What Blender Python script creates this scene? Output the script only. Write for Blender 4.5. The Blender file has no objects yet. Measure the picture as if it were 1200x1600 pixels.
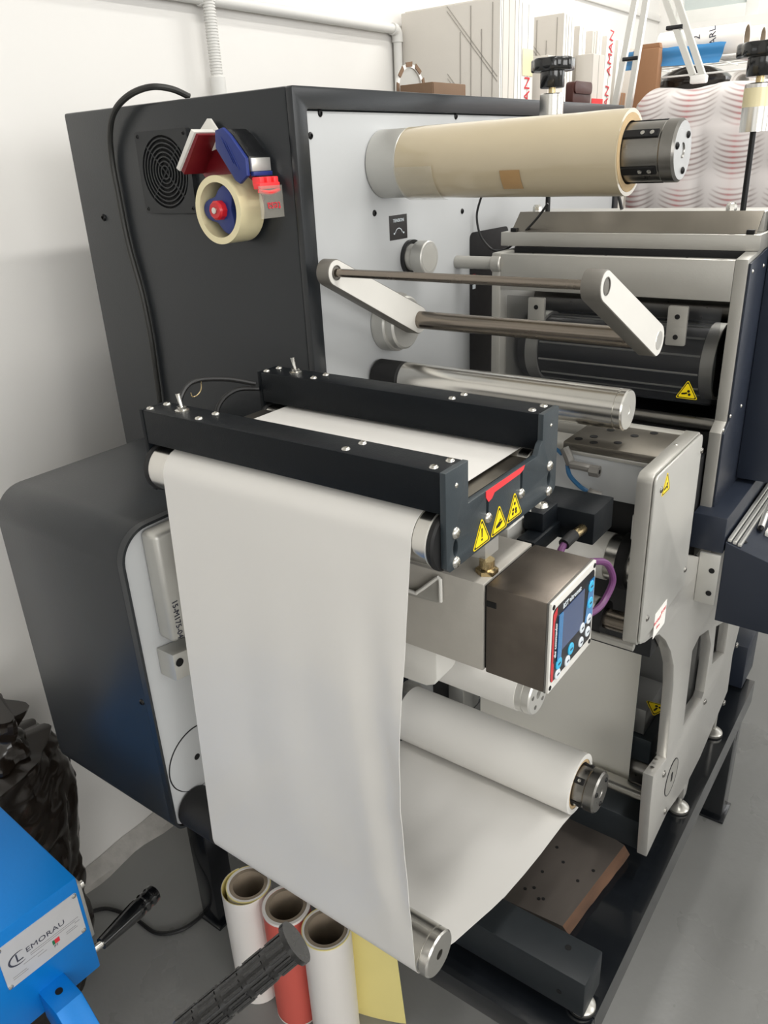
import bpy, bmesh, math, random
from mathutils import Vector, Matrix, noise
random.seed(7)
PI = math.pi
scene = bpy.context.scene
COL = scene.collection

# ------------------------------------------------------------------ camera, world, lights, exposure
CAM = Vector((0, 0, 1.688))
F = 1227.14
ROT = Matrix(((0.5870471526801746, 0.3546331159062539, -0.7277437692160071),
              (-0.8082772469925761, 0.20631484199347888, -0.5514726448041716),
              (-0.04542612160642688, 0.9119591762112091, 0.4077584191650379)))
cd = bpy.data.cameras.new('camera'); cd.sensor_fit = 'VERTICAL'; cd.sensor_height = 36; cd.sensor_width = 27
cd.lens = F / 1600 * 36; cd.clip_start = 0.02; cd.clip_end = 60
cam = bpy.data.objects.new('camera', cd); COL.objects.link(cam)
cam.matrix_world = Matrix.Translation(CAM) @ ROT.to_4x4()
scene.camera = cam

def at(px, py, ax, v):
    """point of the place seen at a photo pixel, on the plane ax = v (metres)"""
    d = ROT @ Vector(((px - 600) / F, -(py - 800) / F, -1.0)); i = 'xyz'.index(ax)
    return CAM + d * ((v - CAM[i]) / d[i])

w = bpy.data.worlds.new('world'); scene.world = w; w.use_nodes = True
bg = w.node_tree.nodes['Background']; bg.inputs[0].default_value = (0.95, 0.97, 1.0, 1); bg.inputs[1].default_value = 1.0

def area(name, loc, rot, sx, sy, power, col):
    l = bpy.data.lights.new(name, 'AREA'); l.shape = 'RECTANGLE'; l.size = sx; l.size_y = sy; l.energy = power; l.color = col
    o = bpy.data.objects.new(name, l); COL.objects.link(o); o.location = loc; o.rotation_euler = rot
    return o
# daylight through the windows (front wall behind the photographer, left and right walls) and two ceiling lamps
area('window_daylight', (-2.2, -3.93, 2.3), (PI/2, 0, 0), 4.0, 1.9, 140, (1.0, 0.985, 0.965))
area('window_daylight', (2.55, -3.93, 2.45), (PI/2, 0, 0), 2.5, 1.6, 54, (1.0, 0.985, 0.965))  # second front window light, added to brighten the right side
area('window_daylight', (-4.95, -.55, 1.95), (PI/2, 0, -PI/2), 2.6, 1.3, 9, (1.0, 0.985, 0.96))
area('window_daylight', (4.51, -1.3, 2.0), (PI/2, 0, PI/2), 3.2, 1.4, 24, (0.97, 0.985, 1.0))
CEIL_LIGHTS = [(1.0, -.5), (3.2, 0.4)]
H = 3.5
for lx, ly in CEIL_LIGHTS:
    area('ceiling_lamp_light', (lx, ly, H-.07), (0, 0, 0), 1.2, 0.16, 50, (1.0, 0.98, 0.94))
scene.view_settings.view_transform = 'Standard'; scene.view_settings.look = 'None'
scene.view_settings.gamma = 1; scene.view_settings.use_curve_mapping = False
scene.view_settings.exposure = -0.1

# ------------------------------------------------------------------ materials
def lin(c):
    return tuple(((v/255)/12.92 if v/255 <= .04045 else ((v/255+.055)/1.055)**2.4) for v in c)
MATS = {}
def mat(name, rgb, rough=.5, metal=0., var=.06, scale=30., bump=0., bscale=200., coat=0., trans=0., spec=.5, stretch=None, ior=1.45, alpha=1., rvar=.08):
    m = bpy.data.materials.new(name); m.use_nodes = True; nt = m.node_tree; N = nt.nodes; L = nt.links
    p = N['Principled BSDF']; c = lin(rgb)
    tc = N.new('ShaderNodeTexCoord'); mp = N.new('ShaderNodeMapping')
    L.new(tc.outputs['Object'], mp.inputs[0])
    if stretch: mp.inputs['Scale'].default_value = stretch
    nz = N.new('ShaderNodeTexNoise'); nz.inputs['Scale'].default_value = scale; nz.inputs['Detail'].default_value = 4
    L.new(mp.outputs[0], nz.inputs['Vector'])
    r = N.new('ShaderNodeMix'); r.data_type = 'RGBA'
    r.inputs[6].default_value = (*[v*(1-var) for v in c], 1); r.inputs[7].default_value = (*[min(1, v*(1+var)) for v in c], 1)
    L.new(nz.outputs[0], r.inputs[0]); L.new(r.outputs[2], p.inputs['Base Color'])
    mr = N.new('ShaderNodeMapRange'); mr.inputs[3].default_value = max(0.0, rough-rvar); mr.inputs[4].default_value = min(1, rough+rvar)
    L.new(nz.outputs[0], mr.inputs[0]); L.new(mr.outputs[0], p.inputs['Roughness'])
    p.inputs['Metallic'].default_value = metal; p.inputs['Coat Weight'].default_value = coat; p.inputs['Coat Roughness'].default_value = .08
    p.inputs['Transmission Weight'].default_value = trans; p.inputs['Specular IOR Level'].default_value = spec; p.inputs['IOR'].default_value = ior
    p.inputs['Alpha'].default_value = alpha
    if bump:
        n2 = N.new('ShaderNodeTexNoise'); n2.inputs['Scale'].default_value = bscale; L.new(mp.outputs[0], n2.inputs['Vector'])
        b = N.new('ShaderNodeBump'); b.inputs['Strength'].default_value = bump; b.inputs['Distance'].default_value = .002
        L.new(n2.outputs[0], b.inputs['Height']); L.new(b.outputs[0], p.inputs['Normal'])
    MATS[name] = m; return m
mat('wall_paint', (225, 223, 219), .55, var=.02, scale=3, bump=.15, bscale=30)
mat('ceiling_paint', (238, 237, 233), .8, var=.02, scale=3)
mat('concrete', (134, 134, 132), .3, var=.10, scale=5, bump=.25, bscale=45, rvar=.12)
mat('plaster_edge', (176, 173, 168), .9, var=.35, scale=24, bump=.9, bscale=60)
mat('charcoal_paint', (36, 39, 42), .3, var=.05, scale=4, bump=.06, bscale=500, rvar=.05)
mat('black_coat', (15, 19, 23), .45, var=.08, scale=60, bump=.12, bscale=700, spec=.18)
mat('slate_coat', (50, 58, 63), .42, var=.05, scale=60, bump=.10, bscale=700)
mat('navy_coat', (36, 42, 54), .42, var=.05, scale=40, bump=.08, bscale=600)
mat('stand_black', (20, 23, 27), .2, var=.2, scale=20, rvar=.1, coat=.5)
mat('beam_slate', (34, 38, 41), .45, var=.06, scale=60, bump=.1, bscale=700, spec=.3)
mat('side_alu', (204, 202, 197), .32, .6, var=.04, scale=80, bump=.05, bscale=120)
mat('plate_grey', (178, 180, 181), .42, var=.015, scale=8, bump=.04, bscale=600)
mat('cast_grey', (176, 174, 168), .4, .55, var=.04, scale=18, bump=.06, bscale=400)
mat('alu_bright', (226, 225, 220), .34, .75, var=.03, scale=60)
mat('alu_matte', (196, 195, 190), .45, .6, var=.04, scale=40, bump=.05, bscale=500)
mat('arm_alu', (222, 220, 214), .5, .1, var=.02, scale=40)
mat('arm_edge_shaded', (112, 109, 103), .5, .3, var=.04, scale=40)  # arm aluminium with the shade of its side edges put into the colour
mat('roller_steel', (214, 212, 207), .24, 1., var=.02, scale=20, rvar=.03)
mat('rod_steel', (136, 128, 119), .27, 1., var=.02, scale=20, rvar=.02)
mat('shaft_steel', (140, 138, 134), .3, 1., var=.08, scale=60)
mat('box_steel', (182, 178, 170), .45, .25, var=.12, scale=26, bump=.08, bscale=300, rvar=.12)
mat('worn_steel', (120, 112, 104), .38, .9, var=.22, scale=34, bump=.08, bscale=200, rvar=.14)
mat('brown_steel', (122, 117, 108), .36, .9, var=.12, scale=16, rvar=.1)
mat('shaft_dark', (74, 74, 75), .34, .8, var=.15, scale=300, stretch=(1, .05, 1))
mat('shaft_pale', (186, 184, 178), .3, .8, var=.05, scale=60)
mat('screw_zinc', (206, 204, 198), .26, 1., var=.1, scale=300)
mat('screw_black', (22, 22, 23), .4, .4, var=.2, scale=300)
mat('brass', (196, 176, 134), .28, 1., var=.08, scale=200)
mat('black_plastic', (20, 21, 23), .3, var=.15, scale=60, coat=.3)
mat('black_gloss', (13, 14, 16), .16, var=.2, scale=60, coat=.6)
mat('black_rubber', (19, 19, 20), .62, var=.2, scale=80)
mat('hole_black', (6, 6, 7), .8, var=.2, scale=80)
mat('slot_black', (16, 17, 20), .5, var=.2, scale=60)
mat('cable_black', (26, 26, 27), .42, var=.25, scale=60)
mat('cable_grey', (40, 40, 38), .5, var=.35, scale=60)
mat('paper_white', (231, 229, 224), .46, var=.012, scale=5, bump=.03, bscale=60, rvar=.05)
mat('paper_gloss', (218, 216, 212), .38, var=.012, scale=5, bump=.05, bscale=12, rvar=.05, coat=.12)
mat('paper_back', (243, 240, 230), .55, var=.015, scale=6, bump=.05, bscale=90)
mat('core_card', (196, 170, 130), .8, var=.12, scale=60, bump=.2)
mat('core_grey', (150, 136, 118), .85, var=.12, scale=60, bump=.2)
mat('film_tan', (186, 173, 146), .3, var=.05, scale=7, bump=.25, bscale=22, coat=.7, stretch=(1, .35, 1))
mat('film_clear', (210, 203, 184), .15, var=.05, scale=30, bump=.6, bscale=30, coat=.8, alpha=.3)
mat('tape_brown', (170, 136, 92), .4, var=.1, scale=30, coat=.4)
mat('sticker_yellow', (250, 220, 20), .4, var=.03, scale=60)
mat('sticker_black', (14, 14, 14), .5, var=.1, scale=60)
mat('red_vinyl', (226, 60, 66), .4, var=.05, scale=60)
mat('red_plastic', (196, 32, 40), .35, var=.08, scale=60, coat=.2)
mat('red_bright', (250, 62, 66), .4, var=.06, scale=60)
mat('red_dark', (112, 18, 28), .4, var=.1, scale=60)
mat('blue_plastic', (34, 50, 116), .38, var=.08, scale=60)
mat('blue_dark', (16, 20, 44), .5, var=.1, scale=60)
mat('tape_cream', (228, 217, 176), .35, var=.05, scale=40, coat=.4)
mat('clear_sheet', (190, 186, 176), .12, var=.03, scale=40, alpha=.22, coat=.5)
mat('plexi', (60, 62, 66), .05, var=.03, scale=20, alpha=.2, coat=.6, rvar=.02)
mat('plexi_clear', (214, 220, 220), .05, var=.03, scale=20, alpha=.3, coat=1., rvar=.02)
mat('blue_paint', (4, 122, 205), .34, var=.04, scale=220, bump=.05, bscale=800, metal=.15)
mat('name_plate', (206, 206, 208), .42, .35, var=.04, scale=40)
mat('print_dark', (58, 60, 74), .5, var=.05, scale=60)
mat('print_grey', (150, 150, 152), .6, var=.05, scale=60)
mat('print_red', (206, 48, 60), .5, var=.1, scale=60)
mat('print_green', (22, 110, 72), .5, var=.1, scale=60)
mat('bezel', (222, 220, 214), .4, var=.02, scale=60)
mat('panel_black', (28, 26, 28), .35, var=.1, scale=60)
mat('screen_blue', (30, 62, 112), .12, var=.06, scale=20, coat=.8)
mat('film_blue', (58, 140, 205), .12, var=.06, scale=20, coat=.8, alpha=.75)
mat('button_cyan', (60, 178, 222), .3, var=.05, scale=60)
mat('button_white', (216, 224, 230), .35, var=.04, scale=60)
mat('purple_cable', (98, 52, 98), .45, var=.08, scale=60)
mat('blue_hose', (40, 92, 132), .35, var=.08, scale=60)
mat('fitting_grey', (110, 108, 104), .45, .3, var=.1, scale=60)
mat('carton', (214, 209, 201), .75, var=.03, scale=14, bump=.08)
mat('carton_white', (238, 236, 231), .7, var=.02, scale=14, bump=.08)
mat('carton_line', (168, 163, 156), .8, var=.06, scale=30)
mat('kraft', (146, 108, 78), .8, var=.1, scale=24, bump=.15, stretch=(1, 1, .2))
mat('kraft_dark', (120, 96, 76), .8, var=.1, scale=24, bump=.15)
mat('print_pink', (214, 116, 118), .7, var=.15, scale=60)
mat('blue_film', (64, 134, 190), .3, var=.12, scale=14, bump=.4, bscale=20, coat=.3)
mat('wire_white', (228, 227, 224), .4, var=.03, scale=60)
mat('bag_black', (32, 26, 21), .22, var=.3, scale=9, bump=.3, bscale=25, coat=.35)
mat('wood_top', (74, 68, 63), .8, var=.35, scale=12, bump=.5, bscale=50, stretch=(.25, 1, 1))
mat('wood_edge', (84, 60, 44), .85, var=.95, scale=26, bump=.6, bscale=40, stretch=(.25, 1, 1.6))
mat('roll_red', (212, 98, 86), .6, var=.03, scale=30)
mat('roll_white', (236, 232, 227), .5, var=.02, scale=10)
mat('liner_yellow', (240, 226, 150), .55, var=.04, scale=12)
mat('conduit', (214, 213, 209), .5, var=.03, scale=40)
mat('grip_rubber', (12, 12, 13), .28, var=.15, scale=60, coat=.4)
mat('frosted_glass', (190, 198, 196), .5, var=.03, scale=4)
mat('window_frame', (226, 226, 222), .5, var=.03, scale=20)
mat('shelf_steel', (150, 150, 148), .4, .6, var=.05, scale=20)
mat('fan_black', (36, 38, 40), .5, var=.1, scale=60)
mat('leather_brown', (70, 36, 30), .4, var=.15, scale=40)

# ------------------------------------------------------------------ geometry helpers
class B:
    """collects shapes into one mesh"""
    def __init__(s): s.v = []; s.f = []; s.m = []
    def add(s, v, f, mi=0):
        k = len(s.v); s.v += [tuple(p) for p in v]; s.f += [tuple(i+k for i in q) for q in f]; s.m += [mi]*len(f); return s
    def addbm(s, bm, mi=0):
        bm.verts.index_update(); s.add([v.co[:] for v in bm.verts], [[v.index for v in f.verts] for f in bm.faces], mi); bm.free(); return s
    def addmesh(s, me, fn=lambda p: p, mi=0):
        s.add([fn(v.co) for v in me.vertices], [tuple(p.vertices) for p in me.polygons], mi); return s
    def box(s, x0, x1, y0, y1, z0, z1, bev=0., seg=2, mi=0, fn=None):
        bm = bmesh.new(); bmesh.ops.create_cube(bm, size=1)
        for v in bm.verts: v.co = Vector(((x0+x1)/2+v.co.x*(x1-x0), (y0+y1)/2+v.co.y*(y1-y0), (z0+z1)/2+v.co.z*(z1-z0)))
        if bev: bmesh.ops.bevel(bm, geom=bm.edges[:], offset=bev, segments=seg, affect='EDGES', profile=.5)
        if fn:
            for v in bm.verts: v.co = fn(v.co)
        return s.addbm(bm, mi)
    def prism(s, poly, ax, a0, a1, bev=0., seg=2, mi=0, fn=None):
        def P(u, v, a): return {'x': (a, u, v), 'y': (u, a, v), 'z': (u, v, a)}[ax]
        bm = bmesh.new()
        lo = [bm.verts.new(P(u, v, a0)) for u, v in poly]; hi = [bm.verts.new(P(u, v, a1)) for u, v in poly]; n = len(poly)
        f0 = bm.faces.new(lo); f1 = bm.faces.new(hi[::-1])
        for i in range(n): bm.faces.new((lo[(i+1) % n], lo[i], hi[i], hi[(i+1) % n]))
        bmesh.ops.recalc_face_normals(bm, faces=bm.faces)
        if bev:
            e = list({e for f in (f0, f1) for e in f.edges})
            bmesh.ops.bevel(bm, geom=e, offset=bev, segments=seg, affect='EDGES', profile=.5)
        if fn:
            for v in bm.verts: v.co = fn(v.co)
        return s.addbm(bm, mi)
    def lathe(s, prof, ax, c, seg=32, mi=0, fn=None, sgn=1):
        """prof: (radius, t) along axis ax from point c"""
        v = []; f = []; rows = []
        def P(r, a, t):
            u, w_ = r*math.cos(a), r*math.sin(a); t *= sgn
            q = {'x': (t, u, w_), 'y': (u, t, w_), 'z': (u, w_, t)}[ax]
            q = Vector(c)+Vector(q); return fn(q) if fn else q
        for r, t in prof:
            if r <= 1e-7: rows.append([len(v)]); v.append(P(0, 0, t))
            else: rows.append(list(range(len(v), len(v)+seg))); v += [P(r, 2*PI*i/seg, t) for i in range(seg)]
        for a, b in zip(rows, rows[1:]):
            for i in range(seg):
                j = (i+1) % seg
                if len(a) == 1 and len(b) > 1: f.append((a[0], b[i], b[j]))
                elif len(b) == 1 and len(a) > 1: f.append((a[j], a[i], b[0]))
                elif len(a) > 1: f.append((a[i], b[i], b[j], a[j]))
        return s.add(v, f, mi)
    def cyl(s, ax, c, r, a0, a1, seg=32, bev=0., mi=0, fn=None):
        c = list(c); c['xyz'.index(ax)] = 0
        p = [(0, a0), (r-bev, a0)]+([(r, a0+bev), (r, a1-bev)] if bev else [(r, a0)] and [(r, a0), (r, a1)])+([(r-bev, a1)] if bev else [])+[(0, a1)]
        if not bev: p = [(0, a0), (r, a0), (r, a1), (0, a1)]
        return s.lathe(p, ax, c, seg, mi, fn)
    def pipe(s, ax, c, ri, ro, a0, a1, seg=40, mi=0):
        c = list(c); c['xyz'.index(ax)] = 0
        return s.lathe([(ri, a0), (ro, a0), (ro, a1), (ri, a1), (ri, a0)], ax, c, seg, mi)
    def tube(s, pts, r, seg=10, sub=6, mi=0, cap=True, rf=None):
        P = [Vector(p) for p in pts]
        if sub > 1 and len(P) > 2:
            Q = []
            for i in range(len(P)-1):
                p0 = P[max(i-1, 0)]; p1 = P[i]; p2 = P[i+1]; p3 = P[min(i+2, len(P)-1)]
                for k in range(sub):
                    t = k/sub
                    Q.append(.5*((2*p1)+(p2-p0)*t+(2*p0-5*p1+4*p2-p3)*t*t+(3*p1-p0-3*p2+p3)*t**3))
            P = Q+[P[-1]]
        T = [(P[min(i+1, len(P)-1)]-P[max(i-1, 0)]).normalized() for i in range(len(P))]
        n = T[0].orthogonal().normalized(); v = []; f = []
        for i, p in enumerate(P):
            n = (n-T[i]*n.dot(T[i])).normalized(); b = T[i].cross(n); rr = rf(i/(len(P)-1)) if rf else r
            v += [p+(n*math.cos(2*PI*k/seg)+b*math.sin(2*PI*k/seg))*rr for k in range(seg)]
        for i in range(len(P)-1):
            for k in range(seg):
                j = (k+1) % seg; f.append((i*seg+k, i*seg+j, (i+1)*seg+j, (i+1)*seg+k))
        if cap:
            f.append(tuple(range(seg))[::-1]); f.append(tuple(range((len(P)-1)*seg, len(P)*seg)))
        return s.add(v, f, mi)
    def sheet(s, rows, th=.0004, mi=0):
        """rows: list of rows of points; a thin closed sheet of real thickness"""
        m = len(rows); n = len(rows[0]); g = [[Vector(p) for p in r] for r in rows]; top = []; bot = []
        for i in range(m):
            for j in range(n):
                du = g[min(i+1, m-1)][j]-g[max(i-1, 0)][j]; dv = g[i][min(j+1, n-1)]-g[i][max(j-1, 0)]
                nn = du.cross(dv).normalized()*th*.5
                top.append(g[i][j]+nn); bot.append(g[i][j]-nn)
        K = m*n; f = []
        for i in range(m-1):
            for j in range(n-1):
                a, b, c, d = i*n+j, i*n+j+1, (i+1)*n+j+1, (i+1)*n+j
                f += [(a, d, c, b), (a+K, b+K, c+K, d+K)]
        for i in range(m-1):
            f.append((i*n, i*n+K, (i+1)*n+K, (i+1)*n)); f.append((i*n+n-1, (i+1)*n+n-1, (i+1)*n+n-1+K, i*n+n-1+K))
        for j in range(n-1):
            f.append((j, j+1, j+1+K, j+K)); a = (m-1)*n+j; f.append((a, a+K, a+1+K, a+1))
        return s.add(top+bot, f, mi)
    def mesh(s, name, mats, ang=35):
        me = bpy.data.meshes.new(name); me.from_pydata(s.v, [], s.f); me.update()
        for q in (mats if isinstance(mats, (list, tuple)) else [mats]): me.materials.append(MATS[q])
        me.polygons.foreach_set('material_index', s.m)
        bm = bmesh.new(); bm.from_mesh(me); bmesh.ops.remove_doubles(bm, verts=bm.verts, dist=1e-6)
        bmesh.ops.recalc_face_normals(bm, faces=bm.faces); bm.to_mesh(me); bm.free()
        if ang:
            me.polygons.foreach_set('use_smooth', [True]*len(me.polygons)); me.set_sharp_from_angle(angle=math.radians(ang))
        return me
    def done(s, name, mats, parent=None, ang=35, **k):
        me = s.mesh(name, mats, ang)
        lo = Vector([min(v.co[i] for v in me.vertices) for i in range(3)]); hi = Vector([max(v.co[i] for v in me.vertices) for i in range(3)])
        c = (lo+hi)/2
        if parent is None: c.z = lo.z
        me.transform(Matrix.Translation(-c)); me.update()
        return put(name, me, parent, c, **k)

def wl(o):
    v = Vector((0, 0, 0))
    while o is not None: v += o.location; o = o.parent
    return v
def put(name, me, parent, c, label=None, cat=None, group=None, kind=None):
    o = bpy.data.objects.new(name, me); COL.objects.link(o); o.parent = parent
    o.location = Vector(c)-wl(parent)
    if label: o['label'] = label
    if cat: o['category'] = cat
    if group: o['group'] = group
    if kind: o['kind'] = kind
    return o
def thing(name, loc, label, cat, group=None):
    o = put(name, None, None, loc, label, cat, group); o.empty_display_size = .05; return o
def curve_mesh(cu):
    ob = bpy.data.objects.new('tmp', cu); COL.objects.link(ob)
    dg = bpy.context.evaluated_depsgraph_get(); me = bpy.data.meshes.new_from_object(ob.evaluated_get(dg))
    bpy.data.objects.remove(ob); return me
def holed(outer, holes, th, bevel=0.):
    cu = bpy.data.curves.new('tmp', 'CURVE'); cu.dimensions = '2D'; cu.fill_mode = 'BOTH'; cu.extrude = max(th/2-bevel, 1e-5); cu.bevel_depth = bevel
    if bevel: cu.bevel_resolution = 1; cu.offset = -bevel
    for loop in [outer]+list(holes):
        sp = cu.splines.new('POLY'); sp.points.add(len(loop)-1); sp.use_cyclic_u = True
        for p, q in zip(sp.points, loop): p.co = (q[0], q[1], 0, 1)
    me = curve_mesh(cu); bpy.data.curves.remove(cu); return me
def text_mesh(t, size, th=.0004, align='CENTER'):
    cu = bpy.data.curves.new('tmp', 'FONT'); cu.body = t; cu.size = size; cu.extrude = th; cu.align_x = align; cu.align_y = 'CENTER'; cu.resolution_u = 2
    me = curve_mesh(cu); bpy.data.curves.remove(cu); return me
def frame(o, u, v):
    o = Vector(o); u = Vector(u).normalized(); v = Vector(v); v = (v-u*v.dot(u)).normalized(); n = u.cross(v)
    return lambda p: o+u*p[0]+v*p[1]+n*p[2]
def write(t, size, o, u, v, m, parent, name='lettering', align='CENTER', sx=1., th=.0003):
    f = frame(o, u, v); me = text_mesh(t, size, th, align)
    return B().addmesh(me, lambda p: f((p.x*sx, p.y, p.z))).done(name, m, parent, ang=0)
def circle(cx, cy, r, n=24, a0=0, a1=2*PI, end=False):
    return [(cx+r*math.cos(a0+(a1-a0)*i/(n if not end else n-1)), cy+r*math.sin(a0+(a1-a0)*i/(n if not end else n-1))) for i in range(n)]
def rrect(x0, x1, y0, y1, r, n=6):
    p = []
    for cx, cy, a in ((x1-r, y1-r, 0), (x0+r, y1-r, PI/2), (x0+r, y0+r, PI), (x1-r, y0+r, 1.5*PI)): p += circle(cx, cy, r, n, a, a+PI/2, True)
    return p
def capsule(p, q, rp, rq, n=14):
    a = math.atan2(q[1]-p[1], q[0]-p[0])
    return circle(*q, rq, n, a-PI/2, a+PI/2, True)+circle(*p, rp, n, a+PI/2, a+1.5*PI, True)
AXN = {'y': lambda u, v, a: (u, a, v), 'x': lambda u, v, a: (a, u, v), 'z': lambda u, v, a: (u, v, a)}
def plate(outer, holes, ax, a0, a1, bevel=0.):
    me = holed(outer, holes, abs(a1-a0), bevel); b = B(); f = AXN[ax]; c = (a0+a1)/2
    b.addmesh(me, lambda p: f(p.x, p.y, c+p.z)); bpy.data.meshes.remove(me); return b
_scr = {}
def screw(loc, r, d, parent, m='screw_zinc', name='screw'):
    """button-head socket screw, d = direction it faces"""
    k = (m, d, round(r, 5))
    if k not in _scr:
        b = B(); s = -1 if d[0] == '-' else 1
        b.lathe([(0, .12*r), (.42*r, .12*r), (.45*r, .5*r), (.72*r, .42*r), (.95*r, .18*r), (r, 0), (r, -.1*r), (0, -.1*r)], d[-1], (0, 0, 0), 14, sgn=s)
        _scr[k] = b.mesh(name, m, 40)
    return put(name, _scr[k], parent, loc)
_dot = {}
def hole(loc, r, d, parent, m='hole_black', name='hole', h=.0006, asp=1.):
    k = (m, d, round(r, 5), asp)
    if k not in _dot:
        b = B(); b.lathe([(0, h), (r, h), (r, -h), (0, -h)], d[-1], (0, 0, 0), 16, sgn=-1 if d[0] == '-' else 1)
        if asp != 1: b.v = [(x, y, z*asp) for x, y, z in b.v]
        _dot[k] = b.mesh(name, m, 40)
    return put(name, _dot[k], parent, loc)
def warn_sticker(o, u, v, s, parent, sym, label):
    """yellow warning triangle: base, black border line and symbol"""
    f = frame(o, u, v); h = s*.866
    def tri(k, th, r=.06):
        pts = []
        for a in (PI/2, PI/2+2*PI/3, PI/2+4*PI/3):
            R = k*s*.577; cx, cy = (R-2*r*s)*math.cos(a), (R-2*r*s)*math.sin(a); pts += circle(cx, cy, r*s, 5, a-PI/3, a+PI/3, True)
        return pts
    st = B().prism(tri(1.1, 0), 'z', 0, .0005, fn=f).done('warning_sticker', 'sticker_yellow', parent, ang=0, label=label)
    me = holed(tri(1.0, 0, .05), [tri(.86, 0, .05)], .0003); B().addmesh(me, lambda p: f((p.x, p.y, .0006))).done('border', 'sticker_black', st, ang=0)
    b = B()
    def bl(poly): b.prism([(x*s, y*s) for x, y in poly], 'z', .0005, .0008, fn=f)
    if sym == 'bang': bl([(-.035, .28), (.035, .28), (.02, -.02), (-.02, -.02)]); bl(circle(0, -.1, .04, 10))
    elif sym == 'hand': bl([(-.2, -.12), (.02, -.12), (.2, -.02), (.2, .03), (.05, .02), (0, .06), (-.06, .02), (-.2, -.04)]); bl([(.02, .05), (.12, .07), (.12, .12), (.02, .1)])
    elif sym == 'crush':
        bl(circle(.07, .07, .07, 10)); bl(circle(.12, -.09, .07, 10)); bl([(-.26, -.12), (-.1, -.1), (.03, -.05), (-.02, .02), (-.1, -.01), (-.26, -.04)])
    else:
        for x, y in ((0, .22), (-.1, .03), (.09, .0), (-.12, -.1), (.1, -.1)): bl(circle(x, y, .06, 8))
    b.done('symbol', 'sticker_black', st, ang=0); return st
def struct(b, name, m, **k): return b.done(name, m, None, kind='structure', **k)

# ------------------------------------------------------------------ room shell
X0, X1, Y0, Y1 = -5.0, 4.57, -4.0, 1.576
struct(B().box(X0, X1, Y0, Y1, -.1, 0), 'floor', 'concrete')
struct(B().box(X0, X1, Y0, Y1, H, H+.1), 'ceiling', 'ceiling_paint')
struct(B().box(X0-.1, X1+.1, Y1, Y1+.12, -.1, H+.1), 'wall_back', 'wall_paint')

def yhole(x0, x1, z0, z1): return [(x0, z0), (x1, z0), (x1, z1), (x0, z1)]
struct(plate([(X0, -.1), (X1, -.1), (X1, H+.1), (X0, H+.1)], [yhole(-4.25, -.15, 1.3, 3.3), yhole(1.25, 3.85, 1.6, 3.3)], 'y', Y0-.12, Y0), 'wall_front', 'wall_paint', ang=0)
struct(plate([(Y0, -.1), (Y1, -.1), (Y1, H+.1), (Y0, H+.1)], [yhole(-1.9, .8, 1.25, 2.65)], 'x', X0-.12, X0), 'wall_left', 'wall_paint', ang=0)
struct(plate([(Y0, -.1), (Y1, -.1), (Y1, H+.1), (Y0, H+.1)], [yhole(-2.9, .3, 1.3, 2.7), yhole(.42, 1.5, 2.24, 2.9)], 'x', X1, X1+.12), 'wall_right', 'wall_paint', ang=0)
def window(name, ax, a, u0, u1, z0, z1, n, glass='plexi_clear'):
    w0 = B(); f = AXN[ax]
    for k in range(n+1):
        c = u0+(u1-u0)*k/n; lo = max(u0, c-.03); hi = min(u1, c+.03)
        p, q = f(lo, z0, a), f(hi, z1, a+.06); w0.box(p[0], q[0], p[1], q[1], p[2], q[2], .004)
    for zz in (z0, z1-.06):
        p, q = f(u0, zz, a+.002), f(u1, zz+.06, a+.058); w0.box(p[0], q[0], p[1], q[1], p[2], q[2], .004)
    o = struct(w0, name, 'window_frame')
    for k in range(n):
        lo = u0+(u1-u0)*k/n+.03; hi = u0+(u1-u0)*(k+1)/n-.03
        p, q = f(lo, z0+.06, a+.025), f(hi, z1-.06, a+.032); B().box(p[0], q[0], p[1], q[1], p[2], q[2]).done('pane', glass, o)
window('window_1', 'y', Y0-.1, -4.25, -.15, 1.3, 3.3, 4)
window('added_window', 'y', Y0-.1, 1.25, 3.85, 1.6, 3.3, 2)  # unseen window added around the extra light for the right side
window('window_4', 'x', X0-.1, -1.9, .8, 1.25, 2.65, 3)
window('window_2', 'x', X1+.03, -2.9, .3, 1.3, 2.7, 3)
window('window_3', 'x', X1+.03, .42, 1.5, 2.24, 2.9, 3, 'frosted_glass')
struct(B().box(X0, X1, Y1-.012, Y1, 2.262, 2.292, .003), 'trim_1', 'wall_paint')
# broken plaster strip where wall meets floor
b = B(); rows = []
for i in range(300):
    x = -4.9+i*.03; r = []
    for k, (dy, dz) in enumerate(((0, .036), (.012, .03), (.022, .014), (.034, .003), (.04, -.002))):
        n = noise.noise(Vector((x*9, k*1.7, 0)))
        r.append((x, Y1-.001-dy*(1+.5*n), max(-.002, dz*(1+.55*n))))
    rows.append(r)
b.sheet(rows, .004)
struct(b, 'baseboard_back', 'plaster_edge')
for lx, ly in CEIL_LIGHTS:
    t = thing('ceiling_lamp', (lx, ly, H-.06), 'white ceiling batten lamp above the workshop, %s' % ('nearer the front windows' if ly < 0 else 'nearer the machine'), 'lamp', 'ceiling lamps')
    B().box(lx-.65, lx+.65, ly-.1, ly+.1, H-.055, H, .006).done('housing', 'window_frame', t)
    for s in (-1, 1): B().cyl('x', (lx, ly+s*.045, H-.064), .008, lx-.6, lx+.6, 12).done('tube', 'button_white', t)

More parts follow.
